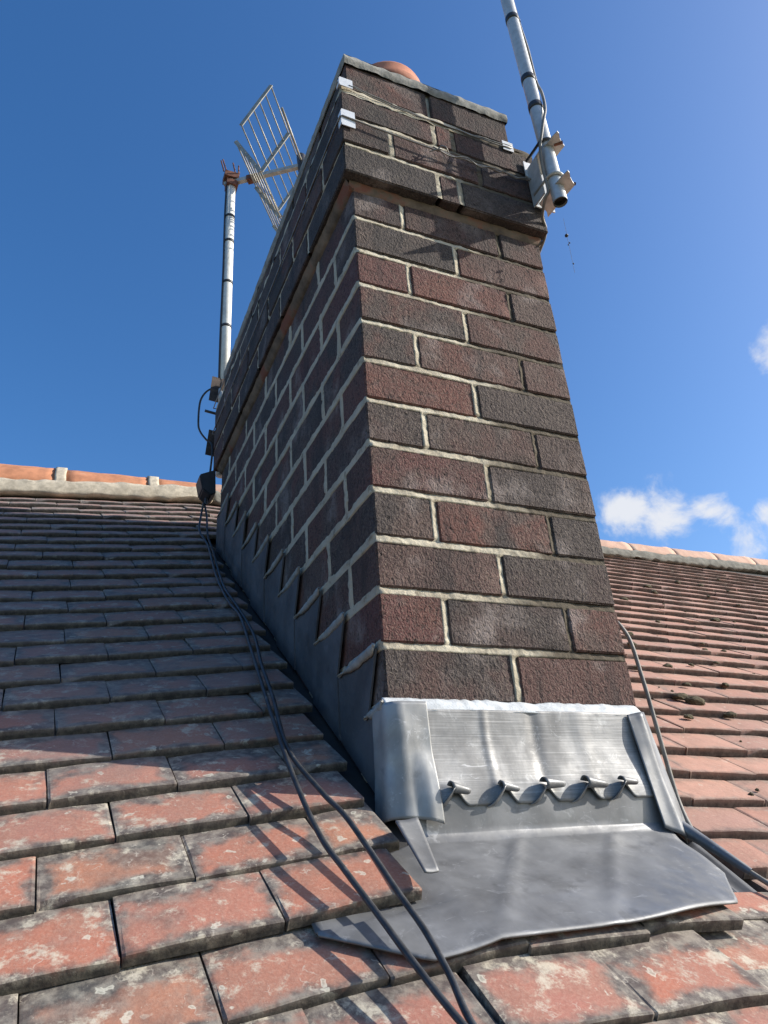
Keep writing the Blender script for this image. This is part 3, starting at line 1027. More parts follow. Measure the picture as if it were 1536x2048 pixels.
# upstand, bend and apron over the tiles (one sheet)
def apron_prof(s):
    """front-to-back profile at mid width: s in 0..1 from the top of the upstand to the tip of the apron"""
    return s
def ap_y_end(x):                       # tip line of the apron
    tail_y = -0.155 - DY + s_row(x)
    if x < -0.076:
        return -0.150 + (-0.233 + 0.150) * ((x + 0.20) / 0.124)
    if x > 0.350:
        return tail_y - 0.004 + (x - 0.350) * 0.9
    return tail_y - 0.004 + 0.002 * nse(x * 9, 1, 1)
def apron(u, v):
    xt = 0.012 + (0.424 - 0.012) * u           # at the upstand
    xb = -0.165 + (0.412 + 0.165) * u          # at the tip
    if v < 0.30:
        t = v / 0.30
        x = xt
        z = -0.150 - 0.106 * t
        y = -0.012 - 0.017 * sm(0.0, 0.62, t) + 0.0008 * nse(x * 12, z * 9, 4)
        return (x, y, z)
    t = (v - 0.30) / 0.70
    x = xt + (xb - xt) * sm(0.0, 0.50, t) * 0.98 + (xb - xt) * 0.02 * t
    yt = -0.155 - DY + s_row(x)
    ye = ap_y_end(x)
    zt = rz(x, yt) + 0.572 * (ye - yt) + 0.0065 + 0.010 * sm(0.14, 0.30, x)
    yb, zb = -0.033, -0.2640
    # straight fall from the bend to the tip, with a rounded bend
    tt = t ** 1.25
    y = -0.029 + (ye + 0.029) * tt
    w = (y - yb) / (ye - yb)
    zl = zb + (zt - zb) * w
    zu = -0.256 - 2.6 * (-0.029 - y)
    k = 0.012
    zs = rz(x, yt) + 0.572 * (y - yt) + 0.0065 + 0.010 * sm(0.14, 0.30, x) * sm(0.0, 0.5, t)
    zl += 0.004 * sm(0.3, 0.8, t) * sm(-0.05, 0.02, x) - 0.004 * sm(0.0, -0.05, x) * sm(-0.195, -0.165, y)
    if y < -0.168:
        zl = max(zl, zs - 0.010 * sm(0.14, 0.30, x) * (1 - sm(0.7, 1, t)))
    z = max(zl, zu) + k * max(0.0, 1 - abs(zl - zu) / k) ** 2 * 0.5
    wr = math.exp(-((x - 0.060 - (y + 0.16) * 0.8) / 0.009) ** 2) * 0.0034 + math.exp(-((x - 0.240 - (y + 0.12) * 0.9) / 0.011) ** 2) * 0.0030
    z += (wr + 0.0018 * nse(x * 8, y * 8, 2.2) + 0.0008 * nse(x * 26, y * 26, 5)) * sm(0.02, 0.2, t) * (1 - 0.8 * sm(0.8, 1.0, t))
    return (x, y, z)
ab = MB(); ab.sheet(apron, 64, 56, 0.0022)
ab.build('apron', M['lead'], ld, True)

# cover flashing with a scalloped, curled hem
NOT = [0.074, 0.151, 0.2185, 0.2880, 0.354]         # notches where the hem curls up
def hem(x):
    """lower edge: flat-bottomed lobes with a wave crest at every notch"""
    z = -0.2225 + 0.004 * (x - 0.03) / 0.37
    for n in NOT:
        d = x - n
        if -0.024 < d <= 0:
            z += 0.022 * sm(-0.024, 0.004, d)
        elif 0 < d < 0.022:
            z += 0.022 * (1 - sm(-0.004, 0.022, d))
    return z
def lift(x):
    """how far the sheet stands off near a notch, where the tab was prised up"""
    return max([math.exp(-((x - n + 0.004) / 0.011) ** 2) for n in NOT])
def cover(u, v):
    x = 0.030 + (0.406 - 0.030) * u
    zt = -0.094
    z = zt + (hem(x) - zt) * v
    q = (zt - z) / 0.129
    y = -0.0165 - 0.016 * sm(0.25, 1.0, q) - 0.0010 * nse(x * 9, z * 6, 9.2) + 0.0022 * math.exp(-((x - 0.222) / 0.010) ** 2) - 0.0016 * math.exp(-((x - 0.140) / 0.006) ** 2) - 0.0014 * math.exp(-((x - 0.305) / 0.014) ** 2)
    y -= lift(x) * 0.008 * sm(0.72, 0.90, q)
    return (x, y, z)
cb = MB(); cb.sheet(cover, 190, 40, 0.0022)
cb.build('cover_flashing', M['lead_new'], ld, True)
for i, n in enumerate(NOT):
    # the tab between two scallops, rolled over to the right like a breaking wave
    rr = random.Random(i + 3)
    L = 0.034 + rr.uniform(-0.010, 0.008)
    r0 = 0.0064 + rr.uniform(-0.0016, 0.0018)
    tip = rr.uniform(-0.006, 0.004)
    def curl(u, v, n=n, L=L, r0=r0, tip=tip):
        th = -1.2 + 5.0 * v                                # rolled up and over
        r = r0 * (1 - 0.50 * u) * (1 - 0.16 * v)
        x = n - 0.012 + L * u * (0.72 + 0.28 * math.sin(v * math.pi)) + 0.004 * v
        z = hem(n) + 0.0025 - 0.003 * u + tip * u + r * math.cos(th)
        y = -0.0385 - r0 * 0.75 - r * math.sin(th) * 0.95 + 0.003 * u
        return (x, y, z)
    b = MB(); b.sheet(curl, 8, 16, 0.0016)
    b.build('curled_tab', M['lead'], ld, True)
    # lip of the lifted sheet on the left of the crest, seen from beneath
    def web(u, v, n=n, r0=r0):
        x = n - 0.030 + 0.022 * u
        z = hem(x) + (0.010 * sm(0, 0.8, u)) * (1 - v) - 0.001
        y = -0.034 - 0.016 * sm(0, 1, u) * (1 - v * 0.75)
        return (x, y, z)
    b = MB(); b.sheet(web, 8, 5, 0.0014)
    b.build('curled_tab', M['lead'], ld, True)

# corner wrap at the near-left arris
def corner(u, v):
    z = -0.086 - 0.158 * v + 0.010 * (v ** 3) * math.sin(u * 3.0)
    w = u * 0.15
    rad = 0.020 + 0.004 * v
    out_ = 0.0016 * math.sin(v * 6.0) + 0.007 * sm(0.3, 1.0, v) + 0.0016 * nse(u * 4, v * 4, 3)
    L1, arc = 0.030, rad * math.pi / 2
    s = u * (L1 + arc + 0.036)
    x0, y0 = -0.009, -0.0265
    if s < L1:
        x, y = x0 - out_, y0 + rad + (L1 - s)
        z = z + 0.0
    elif s < L1 + arc:
        a = (s - L1) / rad
        x = x0 + rad - math.cos(a) * (rad + out_)
        y = y0 + rad - math.sin(a) * (rad + out_)
    else:
        w_ = (s - L1 - arc) / 0.036
        x, y = x0 + rad + (s - L1 - arc), y0 - out_ * (1 - 0.4 * w_) - 0.0095 * sm(0.35, 0.8, v) * sm(0, 0.7, w_)
    return (x, y, z)
kb = MB(); kb.sheet(corner, 60, 34, 0.0022)
kb.build('corner_wrap', M['lead_corner'], ld, True)
# narrow tail of the corner piece lapping down on to the apron
def tail(u, v):
    a = Vector((-0.036, -0.082, -0.240)).lerp(Vector((-0.047, -0.172, -0.306)), v)
    b = Vector((0.004, -0.060, -0.236)).lerp(Vector((-0.029, -0.170, -0.306)), v)
    p = a.lerp(b, u)
    p.z += 0.010 * v - 0.001 * math.sin(u * math.pi)
    return p
tb = MB(); tb.sheet(tail, 8, 14, 0.002)
tb.build('corner_tail', M['lead'], ld, True)

# fold of lead at the far-right arris
def right_fold(u, v):
    a = Vector((0.398, -0.020, -0.098)).lerp(Vector((0.404, -0.044, -0.262)), v)
    m1 = Vector((0.422, -0.021, -0.094)).lerp(Vector((0.432, -0.046, -0.274)), v)
    b = Vector((0.446, -0.004, -0.090)).lerp(Vector((0.462, -0.030, -0.282)), v)
    p = a.lerp(m1, u * 2) if u < 0.5 else m1.lerp(b, u * 2 - 1)
    p.y -= 0.0012 * sm(0.25, 0.5, u) * sm(0.8, 0.5, u) + 0.003 * math.sin(v * 6 + u * 3) * u * (1 - u) * 3
    return p
rb = MB(); rb.sheet(right_fold, 24, 26, 0.002)
rb.build('corner_fold', M['lead'], ld, True)
def right_wing(u, v):
    a = Vector((0.444, -0.002, -0.092)).lerp(Vector((0.452, -0.030, -0.284)), v)
    b = Vector((0.450, 0.008, -0.100)).lerp(Vector((0.466, -0.014, -0.274)), v)
    p = a.lerp(b, u)
    p.x += 0.005 * math.sin(v * math.pi) * u
    return p
rb = MB(); rb.sheet(right_wing, 8, 20, 0.002)
rb.build('corner_wing', M['lead_corner'], ld, True)
# right flank flashing, mostly hidden from here
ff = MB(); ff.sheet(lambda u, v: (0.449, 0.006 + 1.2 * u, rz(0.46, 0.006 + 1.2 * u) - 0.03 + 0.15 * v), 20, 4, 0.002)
ff.build('flank_flashing', M['lead_shade_tone'], ld)
# gutter strip of lead beside the apron at the right
def gut(u, v):
    y = -0.028 - 0.135 * v
    x = 0.425 + 0.040 * u
    return (x, y, rz(x, y) - 0.022 + 0.010 * abs(u - 0.5) * 2)
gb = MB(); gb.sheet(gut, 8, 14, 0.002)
gb.build('gutter_strip', M['lead_shade_tone'], ld, True)

# stepped flashing on the left flank: one sheet with saw-tooth steps
ZJ = lambda j: 0.085 * j - 0.003
YJ = lambda j: 0.012 + 0.1145 * j
last = 10
def prism(poly, dx=0.0):
    n = len(poly)
    vs = [(-0.0068 - dx, y, z) for y, z in poly] + [(-0.0038 - dx, y, z) for y, z in poly]
    sf.add(vs, [tuple(range(n)), tuple(range(2 * n - 1, n - 1, -1))] + [(i, n + i, n + (i + 1) % n, (i + 1) % n) for i in range(n)])
low = lambda y: rz(0, y) - 0.03
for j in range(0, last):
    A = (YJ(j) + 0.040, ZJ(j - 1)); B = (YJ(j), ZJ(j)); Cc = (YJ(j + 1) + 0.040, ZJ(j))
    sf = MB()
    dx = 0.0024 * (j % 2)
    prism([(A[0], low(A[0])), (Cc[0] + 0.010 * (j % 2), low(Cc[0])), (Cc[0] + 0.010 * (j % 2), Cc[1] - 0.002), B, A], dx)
    sf.build('flashing_step', M['lead_shade_tone'], ld)
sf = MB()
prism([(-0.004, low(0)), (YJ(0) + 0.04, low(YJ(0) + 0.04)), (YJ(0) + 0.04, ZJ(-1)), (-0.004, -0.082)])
sf.build('flashing_step', M['lead_shade_tone'], ld)
# pointing smeared along the top of every step
for j in range(-1, last):
    ya, yb = YJ(j) - 0.004, YJ(j + 1) + 0.030
    if j == -1:
        ya, yb = -0.010, 0.058
    def strip(u, v, ya=ya, yb=yb, j=j):
        y = ya + (yb - ya) * u
        hgt = 0.017 * (1 - sm(0.5, 1.0, u) * 0.8) * sm(-0.02, 0.06, u)
        z = ZJ(j) + 0.006 - 0.010 * u + (v - 0.75) * hgt + 0.0022 * nse(y * 60, j, v)
        return (-0.0090 - 0.004 * math.sin(v * math.pi) + 0.001 * nse(y * 90, v * 3, j), y, z)
    b = MB(); b.sheet(lambda u, v, s=strip: s(1 - u, v), 26, 5, 0.004)
    b.build('step_pointing', M['seal_grey'], ld, True)
# bead of sealant along the top edge
def bead(u, v):
    x = -0.008 + 0.440 * u
    z = -0.078 - 0.004 * u + (0.005 * nse(x * 23, 2, 1) + 0.0014 * nse(x * 110, 2, 1)) * (1 - v) - (0.018 + 0.004 * nse(x * 13, 5, 4)) * v
    y = -0.001 - 0.015 * v - 0.0012 * nse(x * 60, v * 3, 6) - 0.002 * math.sin(v * math.pi)
    return (x, y, z)
bb = MB(); bb.sheet(bead, 120, 8, 0.003)
bb.build('sealant_bead', M['seal'], ld, True)

# ------------------------------------------------------------------ lashing wires and their corner plates
def corner_plate(parent, x, y, z0, z1, sx, sy, w=0.026):
    p = MB()
    p.box((min(x, x + sx * w), y - 0.0016 if sy > 0 else y, z0), (max(x, x + sx * w), y if sy > 0 else y + 0.0016, z1))
    p.box((x - 0.0016 if sx > 0 else x, min(y - 0.0016 * sy, y + sy * 0.014), z0 + 0.004), (x if sx > 0 else x + 0.0016, max(y - 0.0016 * sy, y + sy * 0.014), z1 - 0.004))
    return p.build('corner_plate', M['white'], parent)

w1 = empty('lashing_wire', (0.2, -0.02, 1.20))
tag(w1, 'upper thin wire strapped round the chimney just below the top brick course', 'wire', 'lashing wires round the chimney')
fr = []
for i in range(25):
    t = i / 24
    fr.append((-0.006 + 0.400 * t, -0.030 + 0.004 * math.sin(t * 3.1), 1.199 - 0.011 * t - 0.010 * math.sin(math.pi * t) + 0.0012 * math.sin(t * 40)))
wb = MB()
wb.tube([(-0.030, 1.232, 1.195), (-0.031, 0.6, 1.188), (-0.031, 0.02, 1.200), (-0.0285, -0.0265, 1.2)] + fr + [(0.412, -0.012, 1.188), (0.425, 0.03, 1.187), (0.43, 0.6, 1.186), (0.42, 1.232, 1.19), (-0.030, 1.232, 1.195)], 0.0017, 6)
wb.build('wire', M['wire'], w1, True)
wb = MB()
wb.tube([(p[0], p[1] - 0.002, p[2] - 0.006 - 0.004 * math.sin(i * 0.35)) for i, p in enumerate(fr)], 0.0014, 6)
wb.build('wire', M['wire'], w1, True)
corner_plate(w1, -0.0265, -0.0305, 1.186, 1.212, 1, 1, 0.029)
pl = MB(); pl.box((0.371, -0.030, 1.170), (0.399, -0.0285, 1.199)); pl.box((0.397, -0.0285, 1.170), (0.3985, 0.0, 1.199)); pl.build('corner_plate', M['white'], w1)

w2 = empty('lashing_wire', (0.2, -0.03, 1.08))
tag(w2, 'lower wire sagging across the oversailing courses to the mast bracket', 'wire', 'lashing wires round the chimney')
fr = []
for i in range(41):
    t = i / 40
    fr.append((-0.026 + 0.470 * t, -0.0335 - 0.004 * math.sin(t * 3.1), 1.086 - 0.004 * t - 0.012 * math.sin(math.pi * t) + (0.0022 * math.sin(t * 55) if t > 0.45 else 0)))
wb = MB()
wb.tube([(-0.030, 1.232, 1.09), (-0.030, 0.6, 1.082), (-0.0305, 0.0, 1.087), (-0.0295, -0.0305, 1.086)] + fr + [(0.459, -0.02, 1.08), (0.459, 0.6, 1.08), (0.455, 1.232, 1.085), (-0.030, 1.232, 1.09)], 0.0019, 6)
wb.build('wire', M['wire'], w2, True)
wb = MB()
wb.tube([(p[0], p[1] - 0.003 + 0.003 * math.cos(i * 0.9), p[2] - 0.003 + 0.004 * math.sin(i * 0.9)) for i, p in enumerate(fr) if i > 16], 0.0016, 6)
wb.tube(spline([(0.185, -0.036, 1.073), (0.192, -0.044, 1.070), (0.186, -0.050, 1.062), (0.176, -0.047, 1.058), (0.165, -0.040, 1.056)], 5), 0.0014, 6)
wb.tube(spline([(0.187, -0.036, 1.075), (0.193, -0.046, 1.079), (0.200, -0.052, 1.070), (0.208, -0.045, 1.066)], 5), 0.0014, 6)
wb.build('wire_splice', M['wire'], w2, True)
corner_plate(w2, -0.0265, -0.0305, 1.062, 1.110, 1, 1, 0.029)

# ------------------------------------------------------------------ right-hand mast on its corner bracket
MB0, MT0 = Vector((0.4425, -0.090, 0.962)), Vector((0.402, -0.090, 2.55))
mast = empty('aerial_mast', MB0)
tag(mast, 'grey steel aerial mast clamped to the front corner of the chimney', 'mast')
RM = 0.0152
p = MB()
p.tube([MB0, MB0 + (MT0 - MB0) * 0.002, MT0], RM, 24, False)
p.tube([MT0, MB0 + (MT0 - MB0) * 0.004, MB0], RM - 0.002, 24, False)
n_ = 24
p.build('pole', M['galv'], mast, True)
cp = MB()
cp.lathe([(RM - 0.0015, 0.0), (RM - 0.004, 0.012), (0.0005, 0.012)], (MB0.x, MB0.y, MB0.z + 0.002), 20)
cp.build('pole_bore', M['plastic'], mast)
ax_ = (MT0 - MB0)
for z in (1.262, 1.360, 1.590, 1.96):
    t = (z - MB0.z) / ax_.z
    q = MB(); q.tube([MB0 + ax_ * (t - 0.0055), MB0 + ax_ * (t + 0.0055)], RM + 0.0012, 20)
    q.tube([MB0 + ax_ * (t - 0.004) + Vector((RM * 0.9, -RM * 0.3, 0)), MB0 + ax_ * (t + 0.004) + Vector((RM * 0.9, -RM * 0.3, 0))], 0.006, 10)
    q.build('tape_band', M['tape'], mast, True)

br = empty('mast_bracket', (0.44, -0.05, 1.0))
tag(br, 'galvanised steel corner bracket holding the mast, with two horned flanges', 'bracket')
def flange(z, pts, th=0.003):
    bm = bmesh.new()
    a = [bm.verts.new((x, y, z)) for x, y in pts]
    f = bm.faces.new(a)
    bmesh.ops.triangulate(bm, faces=[f])
    ex = bmesh.ops.extrude_face_region(bm, geom=bm.faces[:])
    for e_ in ex['geom']:
        if isinstance(e_, bmesh.types.BMVert):
            e_.co.z += th
    bmesh.ops.recalc_face_normals(bm, faces=bm.faces[:])
    me = bpy.data.meshes.new('flange'); bm.to_mesh(me); bm.free()
    return obj('flange', me, M['galv_old'], br)
FL = [(0.4575, -0.026), (0.470, -0.012), (0.473, -0.080), (0.4755, -0.122), (0.463, -0.128), (0.451, -0.136), (0.441, -0.147), (0.4335, -0.150), (0.4300, -0.134), (0.428, -0.112), (0.422, -0.085), (0.424, -0.040)]
FL = [(0.447 + (x - 0.447) * 0.86, -0.06 + (y + 0.06) * 0.86) for x, y in FL]
flange(1.000, FL)
flange(1.118, [(x - 0.004, y - 0.002) for x, y in FL])
spn = MB()
spn.box((0.4225, -0.070, 1.003), (0.4255, -0.030, 1.120))
spn.bar((0.424, -0.0335, 1.0605), (0.476, -0.0335, 1.0605), 0.003, 0.116)
spn.build('back_plate', M['galv'], br)
lg = MB(); lg.box((0.418, -0.0325, 1.098), (0.452, -0.030, 1.146)); lg.box((0.4535, -0.030, 1.098), (0.456, 0.01, 1.146)); lg.build('corner_lug', M['white'], br)
lg = MB(); lg.box((0.424, -0.0325, 1.012), (0.452, -0.030, 1.062)); lg.build('corner_lug', M['galv'], br)
for z in (1.030, 1.136):
    t = (z - MB0.z) / ax_.z
    c = MB0 + ax_ * t
    arc = [c + Vector((-(RM + 0.003) * math.cos(a) * 1.0, -(RM + 0.003) * math.sin(a), 0)) for a in [math.pi * i / 14 for i in range(15)]]
    arc = [arc[0] + Vector((0, 0.05, 0))] + arc + [arc[-1] + Vector((0.0, 0.05, 0))]
    ub = MB(); ub.tube(arc, 0.0034, 8)
    ub.build('u_bolt', M['galv_old'] if z < 1.1 else M['tape'], br, True)
bl = MB(); bl.tube([(0.444, -0.109, 1.1195), (0.458, -0.122, 1.118)], 0.004, 6); bl.build('bolt', M['rust'], br)
bl = MB(); bl.tube([(0.462, -0.110, 1.004), (0.473, -0.114, 1.003)], 0.0035, 6); bl.build('bolt', M['rust'], br)

mc = [(0.4145 + RM * 0.9, -0.096, 2.5)]
for z, dx, dy in ((1.96, .014, -.006), (1.75, .014, -.004), (1.59, .016, -.004), (1.48, .019, -.006), (1.36, .0175, -.006), (1.31, .019, -.012), (1.24, .008, -.020), (1.19, -.008, -.021), (1.15, -.019, -.018), (1.11, -.024, -.006), (1.06, -.021, .004), (1.0, -.018, .008), (0.985, -.02, .02)):
    t = (z - MB0.z) / ax_.z
    q = MB0 + ax_ * t
    mc.append((q.x + dx, q.y + dy, z))
mc += [(0.435, -0.036, 0.972), (0.455, -0.012, 0.95), (0.458, 0.06, 0.90), (0.456, 0.25, 0.7), (0.452, 0.3, 0.45), (0.448, 0.25, 0.25), (0.448, 0.20, 0.12)]
cbm = MB(); cbm.tube(spline(mc, 6), 0.0034, 8)
tag(cbm.build('mast_cable', M['cable_grey'], None, True), 'thin grey cable taped down the steel mast on the chimney corner', 'cable')

# ------------------------------------------------------------------ rear pole with the old grid aerial
PX, PY = 0.0178, 1.30
rp = empty('aerial_pole', (PX, PY, 0.9))
tag(rp, 'old whitish pole behind the chimney carrying the grid television aerial', 'mast')
p = MB(); p.tube([(PX, PY, 0.97), (PX, PY, 2.43)], 0.0185, 20); p.build('pole', M['pole_old'], rp, True)
for z in (1.62, 1.84, 2.06, 2.20):
    q = MB(); q.tube([(PX, PY, z - 0.006), (PX, PY, z + 0.006)], 0.0200, 18); q.build('tape_band', M['tape'], rp, True)
q = MB(); q.tube(spline([(PX - 0.02, PY - 0.006, 2.40), (PX - 0.0225, PY - 0.004, 2.2), (PX - 0.021, PY - 0.006, 1.9), (PX - 0.022, PY - 0.004, 1.6), (PX - 0.021, PY - 0.006, 1.36)], 5), 0.0035, 7)
q.build('down_lead', M['tape'], rp, True)

an = empty('grid_aerial', (PX, PY, 2.40))
tag(an, 'weathered television aerial with a V-shaped rod reflector above the rear pole', 'aerial')
U_, E_, H_ = Vector((0.8155, -0.5788, 0)), Vector((0.5788, 0.8155, 0)), Vector((0, 0, 1))
B0 = Vector((PX - 0.001, PY, 2.405))
def A3(s, t, h):
    return B0 + U_ * s + E_ * t + H_ * h
b = MB(); b.bar(A3(-0.03, 0, 0), A3(1.02, 0, 0.01), 0.018, 0.018); b.build('boom', M['galv_old'], an)
for (s0, h0, s1, h1) in ((0.136, 0.028, 0.263, 0.229), (0.115, -0.060, 0.222, -0.268)):
    fr_ = MB()
    for t in (-0.225, 0.0, 0.215):
        fr_.bar(A3(s0, t, h0), A3(s1, t, h1), 0.016 if t else 0.02, 0.004, E_)
    fr_.build('reflector_frame', M['alu'], an)
    for k in range(6):
        w = (k + 0.06) / 5.12
        rd = MB(); rd.tube([A3(s0 + (s1 - s0) * w, -0.228, h0 + (h1 - h0) * w), A3(s0 + (s1 - s0) * w, 0.22, h0 + (h1 - h0) * w)], 0.0030, 7)
        rd.build('reflector_rod', M['alu'], an, True)
db = MB(); db.tube([A3(0.325, 0.0, -0.045), A3(0.322, 0.0, -0.03), A3(0.316, 0, 0.06), A3(0.313, 0, 0.075)], [0.012, 0.02, 0.02, 0.010], 10)
db.build('dipole_box', M['plastic'], an, True)
dp = MB(); dp.tube([A3(0.320, -0.26, 0.02), A3(0.320, 0.06, 0.02)], 0.005, 7); dp.tube([A3(0.320, 0.0, -0.02), A3(0.320, 0.20, -0.02)], 0.005, 7); dp.tube([A3(0.330, 0.02, -0.02), A3(0.355, 0.2, -0.025)], 0.004, 7)
dp.build('dipole', M['alu'], an, True)
for k, s in enumerate((0.43, 0.47, 0.55, 0.64, 0.74, 0.84, 0.94)):
    d = MB(); d.tube([A3(s, -0.15, 0.012), A3(s, 0.13, 0.012)], 0.0036, 7); d.build('director_rod', M['alu'], an, True)
cl = MB()
cl.box((PX - 0.032, PY - 0.028, 2.415), (PX + 0.028, PY + 0.028, 2.445))
cl.box((PX - 0.022, PY - 0.026, 2.375), (PX + 0.026, PY + 0.026, 2.402))
cl.build('mast_clamp', M['rust'], an)
cl = MB()
for dx, dy, lean in ((-0.036, -0.02, -0.014), (-0.028, -0.028, -0.016), (0.012, -0.026, -0.012), (0.026, -0.02, 0.000), (0.030, 0.01, 0.006)):
    cl.tube([(PX + dx, PY + dy, 2.44), (PX + dx + lean, PY + dy, 2.500)], 0.0030, 6)
cl.build('clamp_bolt', M['rust'], an)
cl = MB(); cl.bar(A3(0.075, 0.0, -0.004), A3(0.125, 0, -0.004), 0.03, 0.024); cl.build('boom_clamp', M['rust'], an)

bp = empty('rear_bracket', (-0.02, 1.25, 1.25))
tag(bp, 'rusty steel angle bracket clamping the old pole to the rear of the chimney', 'bracket')
for z0, z1, xx in ((1.255, 1.370, -0.022), (1.03, 1.14, -0.026)):
    b = MB(); b.bar((xx, 1.275, z0), (xx + 0.012, 1.290, z1), 0.036, 0.004, (0, 1, 0)); b.bar((xx + 0.02, 1.262, (z0 + z1) / 2), (0.05, 1.262, (z0 + z1) / 2), 0.03, 0.05)
    b.build('angle_plate', M['rust_dark'], bp)
b = MB(); b.tube([(-0.050, 1.285, 1.215), (0.03, 1.285, 1.205)], 0.0050, 8); b.build('threaded_bolt', M['cable'], bp, True)
b = MB(); b.tube([(0.002, 1.26, 1.25), (0.002, 1.26, 1.30)], 0.012, 10); b.build('u_bolt', M['galv'], bp, True)

# black loop of cable beside the rear bracket
lp = MB()
lp.tube(spline([(0.0, 1.30, 1.322), (-0.025, 1.30, 1.325), (-0.050, 1.30, 1.300), (-0.066, 1.30, 1.255), (-0.068, 1.30, 1.17), (-0.060, 1.30, 1.135), (-0.040, 1.29, 1.100), (-0.022, 1.27, 1.065), (-0.026, 1.255, 0.98), (-0.034, 1.25, 0.90)], 8), 0.0036, 8)
tag(lp.build('looped_cable', M['cable'], None, True), 'black cable looping out beside the rear bracket against the sky', 'cable')
jb = empty('junction_box', (-0.055, 1.22, 0.86))
tag(jb, 'small black box hanging at the rear corner of the chimney by the ridge', 'box')
bm = bmesh.new()
pr = [(-0.073, 0.905), (-0.022, 0.930), (-0.018, 0.842), (-0.036, 0.832), (-0.062, 0.852)]
fa = [bm.verts.new((x, 1.19, z)) for x, z in pr]
bb_ = [bm.verts.new((x, 1.265, z)) for x, z in pr]
bm.faces.new(fa); bm.faces.new(bb_[::-1])
for i in range(5):
    bm.faces.new((fa[i], bb_[i], bb_[(i + 1) % 5], fa[(i + 1) % 5]))
bmesh.ops.recalc_face_normals(bm, faces=bm.faces[:])
bmesh.ops.bevel(bm, geom=bm.edges[:], offset=0.004, segments=2, affect='EDGES')
me = bpy.data.meshes.new('box_shell'); bm.to_mesh(me); bm.free()
obj('box_shell', me, M['plastic'], jb)
gl = MB()
gl.tube([(-0.042, 1.225, 0.838), (-0.044, 1.225, 0.815)], 0.005, 8); gl.build('cable_gland', M['plastic'], jb)

# ------------------------------------------------------------------ cables on the tiles
C1 = [(-0.050, 1.225, 0.82), (-0.056, 1.225, 0.775), (-0.070, 1.16, 0.690), (-0.062, 1.05, 0.592), (-0.078, 0.836, 0.419), (-0.083, 0.662, 0.29), (-0.077, 0.559, 0.218), (-0.091, 0.414, 0.113), (-0.112, 0.24, -0.005), (-0.125, 0.119, -0.091), (-0.134, -0.004, -0.182), (-0.135, -0.097, -0.251), (-0.127, -0.15, -0.288), (-0.115, -0.209, -0.331), (-0.106, -0.26, -0.367), (-0.094, -0.314, -0.405), (-0.078, -0.37, -0.440), (-0.05, -0.47, -0.525)]
C2 = [(-0.045, 1.235, 0.82), (-0.040, 1.215, 0.765), (-0.048, 1.14, 0.668), (-0.050, 1.04, 0.575), (-0.074, 0.762, 0.366), (-0.070, 0.616, 0.259), (-0.072, 0.463, 0.151), (-0.093, 0.32, 0.052), (-0.108, 0.193, -0.033), (-0.123, 0.064, -0.132), (-0.109, -0.027, -0.197), (-0.096, -0.074, -0.23), (-0.09, -0.13, -0.27), (-0.085, -0.191, -0.314), (-0.081, -0.232, -0.343), (-0.081, -0.275, -0.376), (-0.086, -0.315, -0.405), (-0.080, -0.37, -0.442), (-0.052, -0.46, -0.515)]
for nm, pts_, lab in (('roof_cable', C1, 'black cable on the left tiles, left one of the pair beside the lead apron'), ('roof_cable', C2, 'black cable on the left tiles, right one of the pair beside the lead apron')):
    c = MB(); c.tube(spline(pts_, 10), 0.0033, 9)
    tag(c.build(nm, M['cable'], None, True), lab, 'cable', 'black cables lying on the left tiles')
# twist tying the pair together
for (y0_, y1_) in ((0.70, 0.52), (0.30, 0.10)):
    pass

C3 = [(0.448, 0.20, 0.12), (0.460, 0.070, 0.10), (0.470, 0.022, 0.052), (0.474, 0.010, -0.03), (0.475, 0.004, -0.100), (0.475, -0.002, -0.170), (0.473, -0.010, -0.222), (0.464, -0.030, -0.258), (0.452, -0.056, -0.278), (0.455, -0.092, -0.302), (0.466, -0.128, -0.330), (0.476, -0.165, -0.357), (0.486, -0.25, -0.415), (0.49, -0.40, -0.525)]
c = MB(); c.tube(spline(C3, 10), 0.0036, 9)
tag(c.build('roof_cable', M['cable_grey'], None, True), 'brown-grey cable hugging the far right corner of the chimney down to the tiles', 'cable')
sl = MB()
# sleeve runs slimmer towards its lower end
slp = [Vector(p) for p in ((0.442, -0.036, -0.262), (0.450, -0.060, -0.280), (0.456, -0.094, -0.3035), (0.464, -0.122, -0.325))]
sl.tube(spline(slp, 6), [0.0105 - 0.0055 * i / 18 for i in range(19)], 10, False)
tag(sl.build('cable_sleeve', M['lead'], None, True), 'rolled lead sleeve wrapped round the brown cable beside the apron', 'sleeve')

# cobweb thread with caught specks under the mast
cw = MB()
cw.tube([(0.470, -0.06, 0.955), (0.468, -0.058, 0.80)], 0.0003, 4)
for x_, z_, r_ in ((0.4685, 0.905, 0.0045), (0.472, 0.885, 0.002), (0.4675, 0.878, 0.0018), (0.469, 0.825, 0.002)):
    cw.lathe([(0.0002, -r_), (r_ * 0.9, -r_ * 0.3), (r_ * 0.8, r_ * 0.5), (0.0002, r_)], (x_, -0.059, z_), 7)
tag(cw.build('cobweb', M['cable'], None), 'thin cobweb thread with dark specks hanging below the mast end', 'cobweb')

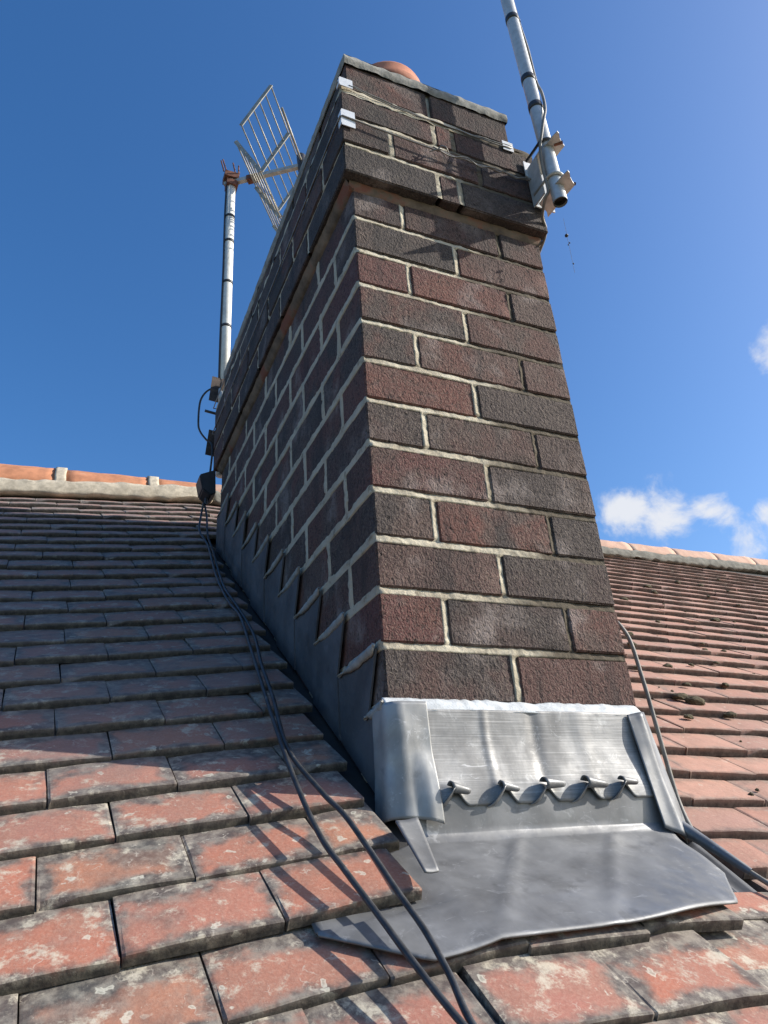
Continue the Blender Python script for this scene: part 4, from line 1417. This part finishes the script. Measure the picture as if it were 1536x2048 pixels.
# ------------------------------------------------------------------ moss
moss = [(1.169, 0.763, 14), (1.097, 0.684, 14), (1.819, 1.264, 16), (1.527, 1.132, 15), (1.44, 0.906, 9), (1.077, 0.547, 12), (1.176, 0.561, 9), (1.371, 0.677, 10), (1.787, 0.972, 18), (1.448, 0.678, 8), (1.022, 0.446, 10), (1.16, 0.451, 11), (0.850, 0.297, 11), (0.988, 0.308, 12), (1.299, 0.585, 9), (2.334, 1.475, 14), (1.876, 1.349, 18), (2.15, 1.291, 10), (2.197, 1.481, 16), (1.846, 0.845, 8), (1.423, 0.728, 8), (2.438, 1.423, 9), (0.951, 0.526, 12), (2.218, 1.205, 9), (2.649, 1.633, 9)]
def moss_mesh(seed, big):
    bm = bmesh.new()
    bmesh.ops.create_icosphere(bm, subdivisions=3, radius=1.0)
    for v_ in bm.verts:
        q = v_.co.copy()
        k_ = 1 + 0.22 * nse(q.x * 1.6 + seed, q.y * 1.6, q.z * 1.6) + 0.10 * nse(q.x * 6 + seed, q.y * 6, q.z * 6) + 0.06 * nse(q.x * 17, q.y * 17 + seed, q.z * 17)
        v_.co = Vector((q.x * k_ * 1.15, q.y * k_ * 0.8, max(-0.25, q.z * k_ * 0.55)))
    me = bpy.data.meshes.new('moss_cushion')
    bm.to_mesh(me); bm.free()
    me.materials.append(M['moss'])
    return me
mm = [moss_mesh(i * 3.7, 1) for i in range(4)]
for i, (x_, y_, r_) in enumerate(moss):
    o = bpy.data.objects.new('moss_cushion', mm[i % 4])
    COL.objects.link(o)
    o.location = (x_, y_, rz(x_, y_) - 0.001)
    s_ = r_ / 1000.0
    o.scale = (s_, s_, s_)
    o.rotation_euler = (PITCH - 0.13, 0, random.uniform(-0.5, 0.5))
    tag(o, 'small brown moss cushion on the right-hand roof tiles', 'moss', 'moss cushions on the right-hand roof')
# the largest cushion, a pair grown together, near the chimney
pm = MB()
for dx, dy, rr_ in ((-0.010, 0.010, 0.018), (0.012, -0.008, 0.021)):
    me_ = mm[0 if dx < 0 else 2]
    xx, yy = 0.938 + dx, 0.372 + dy
    pm.add([Vector((xx, yy, rz(xx, yy))) + Matrix.Rotation(PITCH - 0.13, 3, 'X') @ (v_.co * rr_) for v_ in me_.vertices], [tuple(f.vertices) for f in me_.polygons])
tag(pm.build('moss_cushion', M['moss'], None), 'largest brown moss cushion, a joined pair of lumps near the chimney', 'moss', 'moss cushions on the right-hand roof')
# crumbs of moss and grit nobody could count
gm = MB()
rg = random.Random(5)
for i in range(150):
    x_ = rg.uniform(0.5, 3.4); y_ = rg.uniform(-0.1, 1.75)
    if i < 60:
        x_ = rg.uniform(1.9, 4.2); y_ = ridge_y(x_) + rg.uniform(-0.02, 0.012)
    r_ = rg.uniform(0.003, 0.008) if i >= 60 else rg.uniform(0.008, 0.022)
    z_ = rz(x_, y_) + (0.018 if i < 60 else 0.0)
    me_ = mm[i % 4]
    if i % 4 == 0 or True:
        vs_ = [(r_ * math.cos(a), r_ * math.sin(a) * 0.8, 0) for a in (0, 1.05, 2.1, 3.14, 4.2, 5.24)]
        top = [(r_ * 0.55 * math.cos(a + .3), r_ * 0.5 * math.sin(a + .3), r_ * rg.uniform(0.5, 0.9)) for a in (0, 1.05, 2.1, 3.14, 4.2, 5.24)]
        Rm_ = Matrix.Rotation(PITCH, 3, 'X')
        gm.add([Vector((x_, y_, z_ - 0.004)) + Rm_ @ Vector(q) for q in vs_ + top], [(k, (k + 1) % 6, 6 + (k + 1) % 6, 6 + k) for k in range(6)] + [(6, 7, 8, 9, 10, 11)])
tag(gm.build('moss_crumbs', M['moss'], None), 'scattered crumbs of dark moss on the right-hand roof and along its ridge', 'moss', None, 'stuff')
print('tiles', len(specs), 'bricks', len(bricks))
